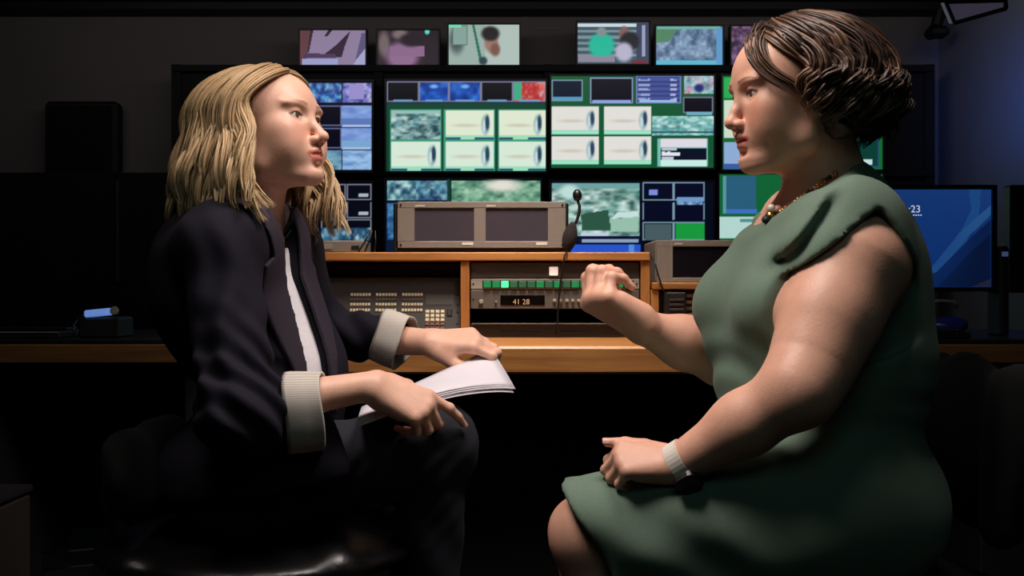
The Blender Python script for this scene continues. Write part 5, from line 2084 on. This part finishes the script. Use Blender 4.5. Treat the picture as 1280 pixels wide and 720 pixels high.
# neckline
D_.ell(HG(-.012, 0, -.150), (.070, .072, .070), None, .010, 's')
D_.ell(W(975, 250, 1.74), (.050, .066, .034), None, .010, 's')


# neckline: a straight slanting edge
D_.plane(W(1004, 249, 1.66), np.array([-.56, 0, .83]), .008, (W(1004, 249, 1.66) + (-.30, -9, -.12)), (W(1004, 249, 1.66) + (.10, 9, .2)))


# armhole: the bare arm comes out behind a slanting edge
def armhole(x, y, z):
    d = None
    for (a, b, ra, rb) in ((arm[0] + (.0, -.02, .012), arm[0], .14, .14), (arm[0], arm[1], .13, .090)):
        ba = b - a
        t = np.clip(((x - a[0]) * ba[0] + (y - a[1]) * ba[1] + (z - a[2]) * ba[2]) / (ba @ ba), 0, 1)
        e = np.sqrt((x - a[0] - t * ba[0]) ** 2 + (y - a[1] - t * ba[1]) ** 2 + (z - a[2] - t * ba[2]) ** 2) - ra - (rb - ra) * t
        d = e if d is None else np.minimum(d, e)
    p, q_ = W(978, 350, 1.55), W(1096, 258, 1.55)
    n_ = np.array([(q_ - p)[2], 0, -(q_ - p)[0]])
    n_ = n_ / np.linalg.norm(n_)
    side = (x - p[0]) * n_[0] + (z - p[2]) * n_[2]
    p2, q2 = W(1090, 258, 1.55), W(1148, 342, 1.55)
    n2 = np.array([-(q2 - p2)[2], 0, (q2 - p2)[0]])
    n2 = -n2 / np.linalg.norm(n2)
    side2 = (x - p2[0]) * n2[0] + (z - p2[2]) * n2[2]
    return np.maximum(np.maximum(d, -side), np.maximum(-side2, y - 1.585))


D_.fn(armhole, arm[2] - .2, arm[0] + .2, .006, 's')


def dress_folds(D, G):
    x, y, z = G[0][:, None, None], G[1][None, :, None], G[2][None, None, :]
    near = ss(1.78, 1.70, y)
    # fold from the neck to the near underarm
    p0, p1 = W(1032, 250, 1.60), W(976, 340, 1.56)
    d = (p1 - p0)
    L = np.linalg.norm(d)
    d = d / L
    t = (x - p0[0]) * d[0] + (z - p0[2]) * d[2]
    s_ = (x - p0[0]) * d[2] - (z - p0[2]) * d[0]
    w = ss(-.03, .03, t) * ss(L, L - .05, t) * near
    D = D + w * (.009 * np.exp(-(s_ / .008) ** 2) - .010 * np.exp(-((s_ - .016) / .010) ** 2))
    # waist creases
    e = np.exp(-(((z - W(0, 455, 1.7)[2]) / .055) ** 2)) * ss(.42, .30, x)
    D = D + .003 * e * np.sin(z * 110 + x * 55 + 3 * np.sin(y * 14))
    e = np.exp(-(((z - W(0, 495, 1.7)[2]) / .03) ** 2)) * ss(.48, .60, x)
    D = D + .003 * e * np.sin(z * 120 + 2 * np.sin(x * 12))
    # drape over the thighs
    e = ss(.40, .30, x) * ss(W(0, 540, 1.7)[2], W(0, 600, 1.7)[2], z)
    D = D + .0035 * e * np.sin((x * .5 + z * .9) * 70 + 4 * np.sin(y * 9 + 1))
    return D + .0022 * np.sin(x * 30 + 2 * np.sin(z * 19)) * np.sin(z * 26 + y * 21)


v, q = shape_mesh(D_, (.0, 1.40, .36), (.86, 2.08, 1.10), .0046, 2, dress_folds)
mesh_obj('dress', v, q, M_dress, pB, tuple(B_base), True)

# --- hair: short brown curls
rng = np.random.default_rng(12)
WP, Wd, cid_ = fall_hair(HG, rng, 210, 10, -.012, .052, .034, (74, 178), (.013, 15.0), 40, npt=26, lenvar=.020, behind=.030, drop=.022, wid=.0027,
                         hang_c=(-.018, 0, .026), rad=(.098, .080, .079), early=.08, clump_r=.011, rand_phase=True, az_root=(16, 40, 150))
# loose strands over the near temple
ex, ew = [], []
for k in range(34):
    s_ = rng.uniform(-1, 1)
    g = np.array([(.050, .012, .104), (.072, .030, .088), (.083, .046, .066), (.082, .058, .040), (.070, .068, .018), (.052, .077, .004), (.036, .083, -.012)])
    g = g + np.array([rng.uniform(-.030, .006), rng.uniform(-.002, .004), rng.uniform(-.006, .006)]) * (1 if k > 8 else .4)
    tt_ = np.linspace(0, 1, WP.shape[1]) * (.62 if k <= 8 else 1.0)
    q_ = np.stack([np.interp(tt_, np.linspace(0, 1, len(g)), g[:, a]) for a in range(3)], 1)
    for _ in range(3):
        q_[1:-1] = (q_[:-2] + q_[1:-1] * 2 + q_[2:]) / 4
    q_ += np.sin(tt_ * 9 + rng.uniform(0, 6))[:, None] * np.array([.0035, .001, .002])
    ex.append(HG.o + (q_ * HG.s) @ HG.R.T)
    ew.append(np.full(WP.shape[1], rng.uniform(.0009, .0016)) * (1 - .8 * ss(.75, 1, np.linspace(0, 1, WP.shape[1]))))
WP, Wd, cid_ = np.concatenate([WP, np.array(ex)]), np.concatenate([Wd, np.array(ew)]), np.concatenate([cid_, rng.integers(0, 200, len(ex))])
v, q, li = locks(WP, Wd, 4, .75, HG(-.01, 0, .0))
r8 = np.random.default_rng(9)
tone = (.6 * r8.uniform(0, 1, cid_.max() + 1)[cid_] + .4 * r8.uniform(0, 1, len(WP)))[li][:, None]
dk, md, lt = np.array(lin(44, 30, 25)[:3]), np.array(lin(84, 58, 44)[:3]), np.array(lin(140, 104, 78)[:3])
hc = dk * (1 - tone) + md * tone
hi_ = ss(.62, .85, tone)
hc = hc * (1 - hi_) + (md * .4 + lt * .6) * hi_
hb = Shape()
for (c, r) in (((-.024, 0, .034), (.098, .085, .088)), ((-.062, 0, -.010), (.062, .086, .072)), ((-.040, -.070, -.030), (.040, .026, .050)), ((-.040, .070, -.030), (.040, .026, .050))):
    hb.ell(HG(*c), np.array(r) * sH, RH, .02)
hb.ell(HG(.072, 0, -.03), np.array([.080, .090, .112]) * sH, RH, .012, 's')
hb.ell(HG(.045, 0, -.02), np.array([.055, .110, .075]) * sH, RH, .012, 's')
bv, bq = shape_mesh(hb, HG.o - (.17, .17, .20), HG.o + (.19, .17, .18), .0045, 1,
                    lambda D, G: D + .004 * np.sin(G[0][:, None, None] * 130 + 5 * np.sin(G[2][None, None, :] * 60)) * np.sin(G[2][None, None, :] * 120 + 4 * np.sin(G[1][None, :, None] * 70)))
M_brown = mat('brown_hair', (80, 56, 44), rough=.42, attr=True, noise=(260, .15), spec=.5)
mesh_obj('hair', np.concatenate([bv, v]), np.concatenate([bq, q + len(bv)]), M_brown, pB, tuple(B_base), True,
         np.concatenate([np.tile(dk, (len(bv), 1)), hc]))

# --- earring, necklace, watch
M_gold = mat('gold', (206, 160, 96), rough=.25, metal=1.0, noise=(60, .05))
M_pearl = mat('pearl', (230, 214, 196), rough=.2, coat=.5, noise=(60, .03))
for y in (-1, 1):
    c = HG(-.002, y * .0830, -.042)
    MB().lathe([(.0001, -.0052), (.0037, -.0037), (.0052, 0), (.0037, .0037), (.0001, .0052)], c, (0, 1, 0), 14).build('earring', M_pearl, pB, tuple(B_base), True)
# beads around the neck, from nape to the pendant
base = Shape()
both = B.copy()
both.ops = B.ops + [(f_, l_, h_, k_, m_) for (f_, l_, h_, k_, m_) in torso_ops(Shape(), .002).ops]
path = [on_surface(B, px_, py_, 1.5, 1.8, .0035) for (px_, py_) in ((1044, 217), (1032, 225), (1018, 235), (1004, 245), (990, 255), (977, 264), (967, 270))]
m3 = [M_gold, mat('amber_bead', (150, 84, 56), rough=.25, noise=(60, .1)), mat('dark_bead', (58, 34, 30), rough=.25, noise=(60, .1)), mat('blush_bead', (214, 150, 138), rough=.25, noise=(60, .05))]
nk = MB().tube(path, .0014, 6).build('necklace_cord', M_gold, pB, tuple(B_base), True)
cum = np.linspace(0, len(path) - 1, 22)
for i, t in enumerate(cum):
    k = min(int(t), len(path) - 2)
    p = path[k] * (1 - (t - k)) + path[k + 1] * (t - k)
    rr = (.0046, .0036, .0040, .0034)[i % 4]
    MB().lathe([(.0001, -rr), (rr * .72, -rr * .7), (rr, 0), (rr * .72, rr * .7), (.0001, rr)], p, path[k + 1] - path[k], 10).build('bead', m3[(i * 7 + i // 3) % 4], nk, tuple(B_base), True)
pd = path[-1] + np.array([-.006, -.006, .0])
for i, (dx, dz, rr, mm) in enumerate(((0, 0, .0085, M_gold), (.010, .010, .007, m3[3]), (-.008, -.006, .007, M_bmetal), (.004, -.010, .0065, m3[2]), (-.001, .012, .006, M_pearl))):
    MB().lathe([(.0001, -rr * .5), (rr * .8, -rr * .35), (rr, 0), (rr * .8, rr * .35), (.0001, rr * .5)], pd + (dx, -.002 * i, dz), (-.3, -.8, .2), 12).build('pendant_stone', mm, nk, tuple(B_base), True)
# watch
wx = (wr_n - el_n) / np.linalg.norm(wr_n - el_n)
wc = wr_n - wx * .004
wt = MB()
n = 32
prof = [(.0310, -.0105), (.0332, -.0105), (.0332, .0105), (.0310, .0105)]
wt.lathe(prof + [prof[0]], wc, wx, n, .92, (0, -1, 0))
bd = wt.build('watch_band', mat('white_band', (226, 218, 208), rough=.5, noise=(40, .04)), pB, tuple(B_base))
bd['label'] = 'white watch band on the near wrist'
fdir = np.array([.05, -.70, -.72])
fdir = fdir - wx * (fdir @ wx)
fdir /= np.linalg.norm(fdir)
sdir = np.cross(wx, fdir)
cc = wc + fdir * .0315
Vb = []
for hgt, g in ((0, 0), (.008, 0), (.010, .002)):
    for k in range(24):
        t = 2 * math.pi * k / 24
        e = .45
        cx = abs(math.cos(t)) ** e * math.copysign(1, math.cos(t)) * (.0165 - g)
        cy = abs(math.sin(t)) ** e * math.copysign(1, math.sin(t)) * (.0190 - g)
        Vb.append(cc + wx * cx + sdir * cy + fdir * hgt)
Fb = [(i * 24 + k, i * 24 + (k + 1) % 24, (i + 1) * 24 + (k + 1) % 24, (i + 1) * 24 + k) for i in range(2) for k in range(24)]
Fb += [tuple(range(48, 72)), tuple(range(24))[::-1]]
mesh_obj('watch_case', Vb, Fb, mat('watch_glass', (8, 8, 9), rough=.4, noise=(20, .03)), bd, tuple(B_base))

# --- her chair: black side chair with chrome legs
ch = empty('side_chair', (.50, 1.74, 0))
S = Shape()
S.ell((.50, 1.74, .415), (.30, .28, .05), None, .01)
S.cap((.30, 1.54, .405), (.30, 1.94, .405), .036, .036, .04)
S.cap((.70, 1.54, .405), (.70, 1.94, .405), .036, .036, .04)
v, q = shape_mesh(S, (.14, 1.40, .33), (.86, 2.08, .50), .008)
mesh_obj('seat', v, q, M_cloth, ch, tuple(world_loc(ch)), True)
S = Shape()
S.cap((.715, 1.60, .55), (.740, 1.60, .76), .030, .026, .05)
S.cap((.715, 1.90, .55), (.740, 1.90, .76), .030, .026, .05)
S.ell((.728, 1.75, .66), (.030, .18, .14), None, .05)
v, q = shape_mesh(S, (.66, 1.44, .46), (.88, 2.04, .90), .008)
mesh_obj('backrest', v, q, M_cloth, ch, tuple(world_loc(ch)), True)
for y in (1.50, 1.98):
    MB().tube([(.825, y, .66), (.80, y, .571), (.743, y, .386), (.665, y, .12), (.635, y, .008)], .007, 10).build('rear_leg', M_chrome, ch, smooth=True)
    MB().tube([(.74, y, .40), (.50, y, .372), (.27, y, .37), (.25, y, .34), (.255, y, .008)], .009, 10).build('front_leg', M_bmetal, ch, smooth=True)
MB().tube([(.50, 1.50, .372), (.50, 1.98, .372)], .009, 10).build('stretcher', M_bmetal, ch)
MB().tube([(.80, 1.50, .575), (.775, 1.60, .60), (.765, 1.74, .61), (.775, 1.88, .60), (.80, 1.98, .575)], .008, 10).build('back_bar', M_bmetal, ch, smooth=True)
tag(ch, 'black side chair with thin chrome legs under the person in the green dress', 'chair')
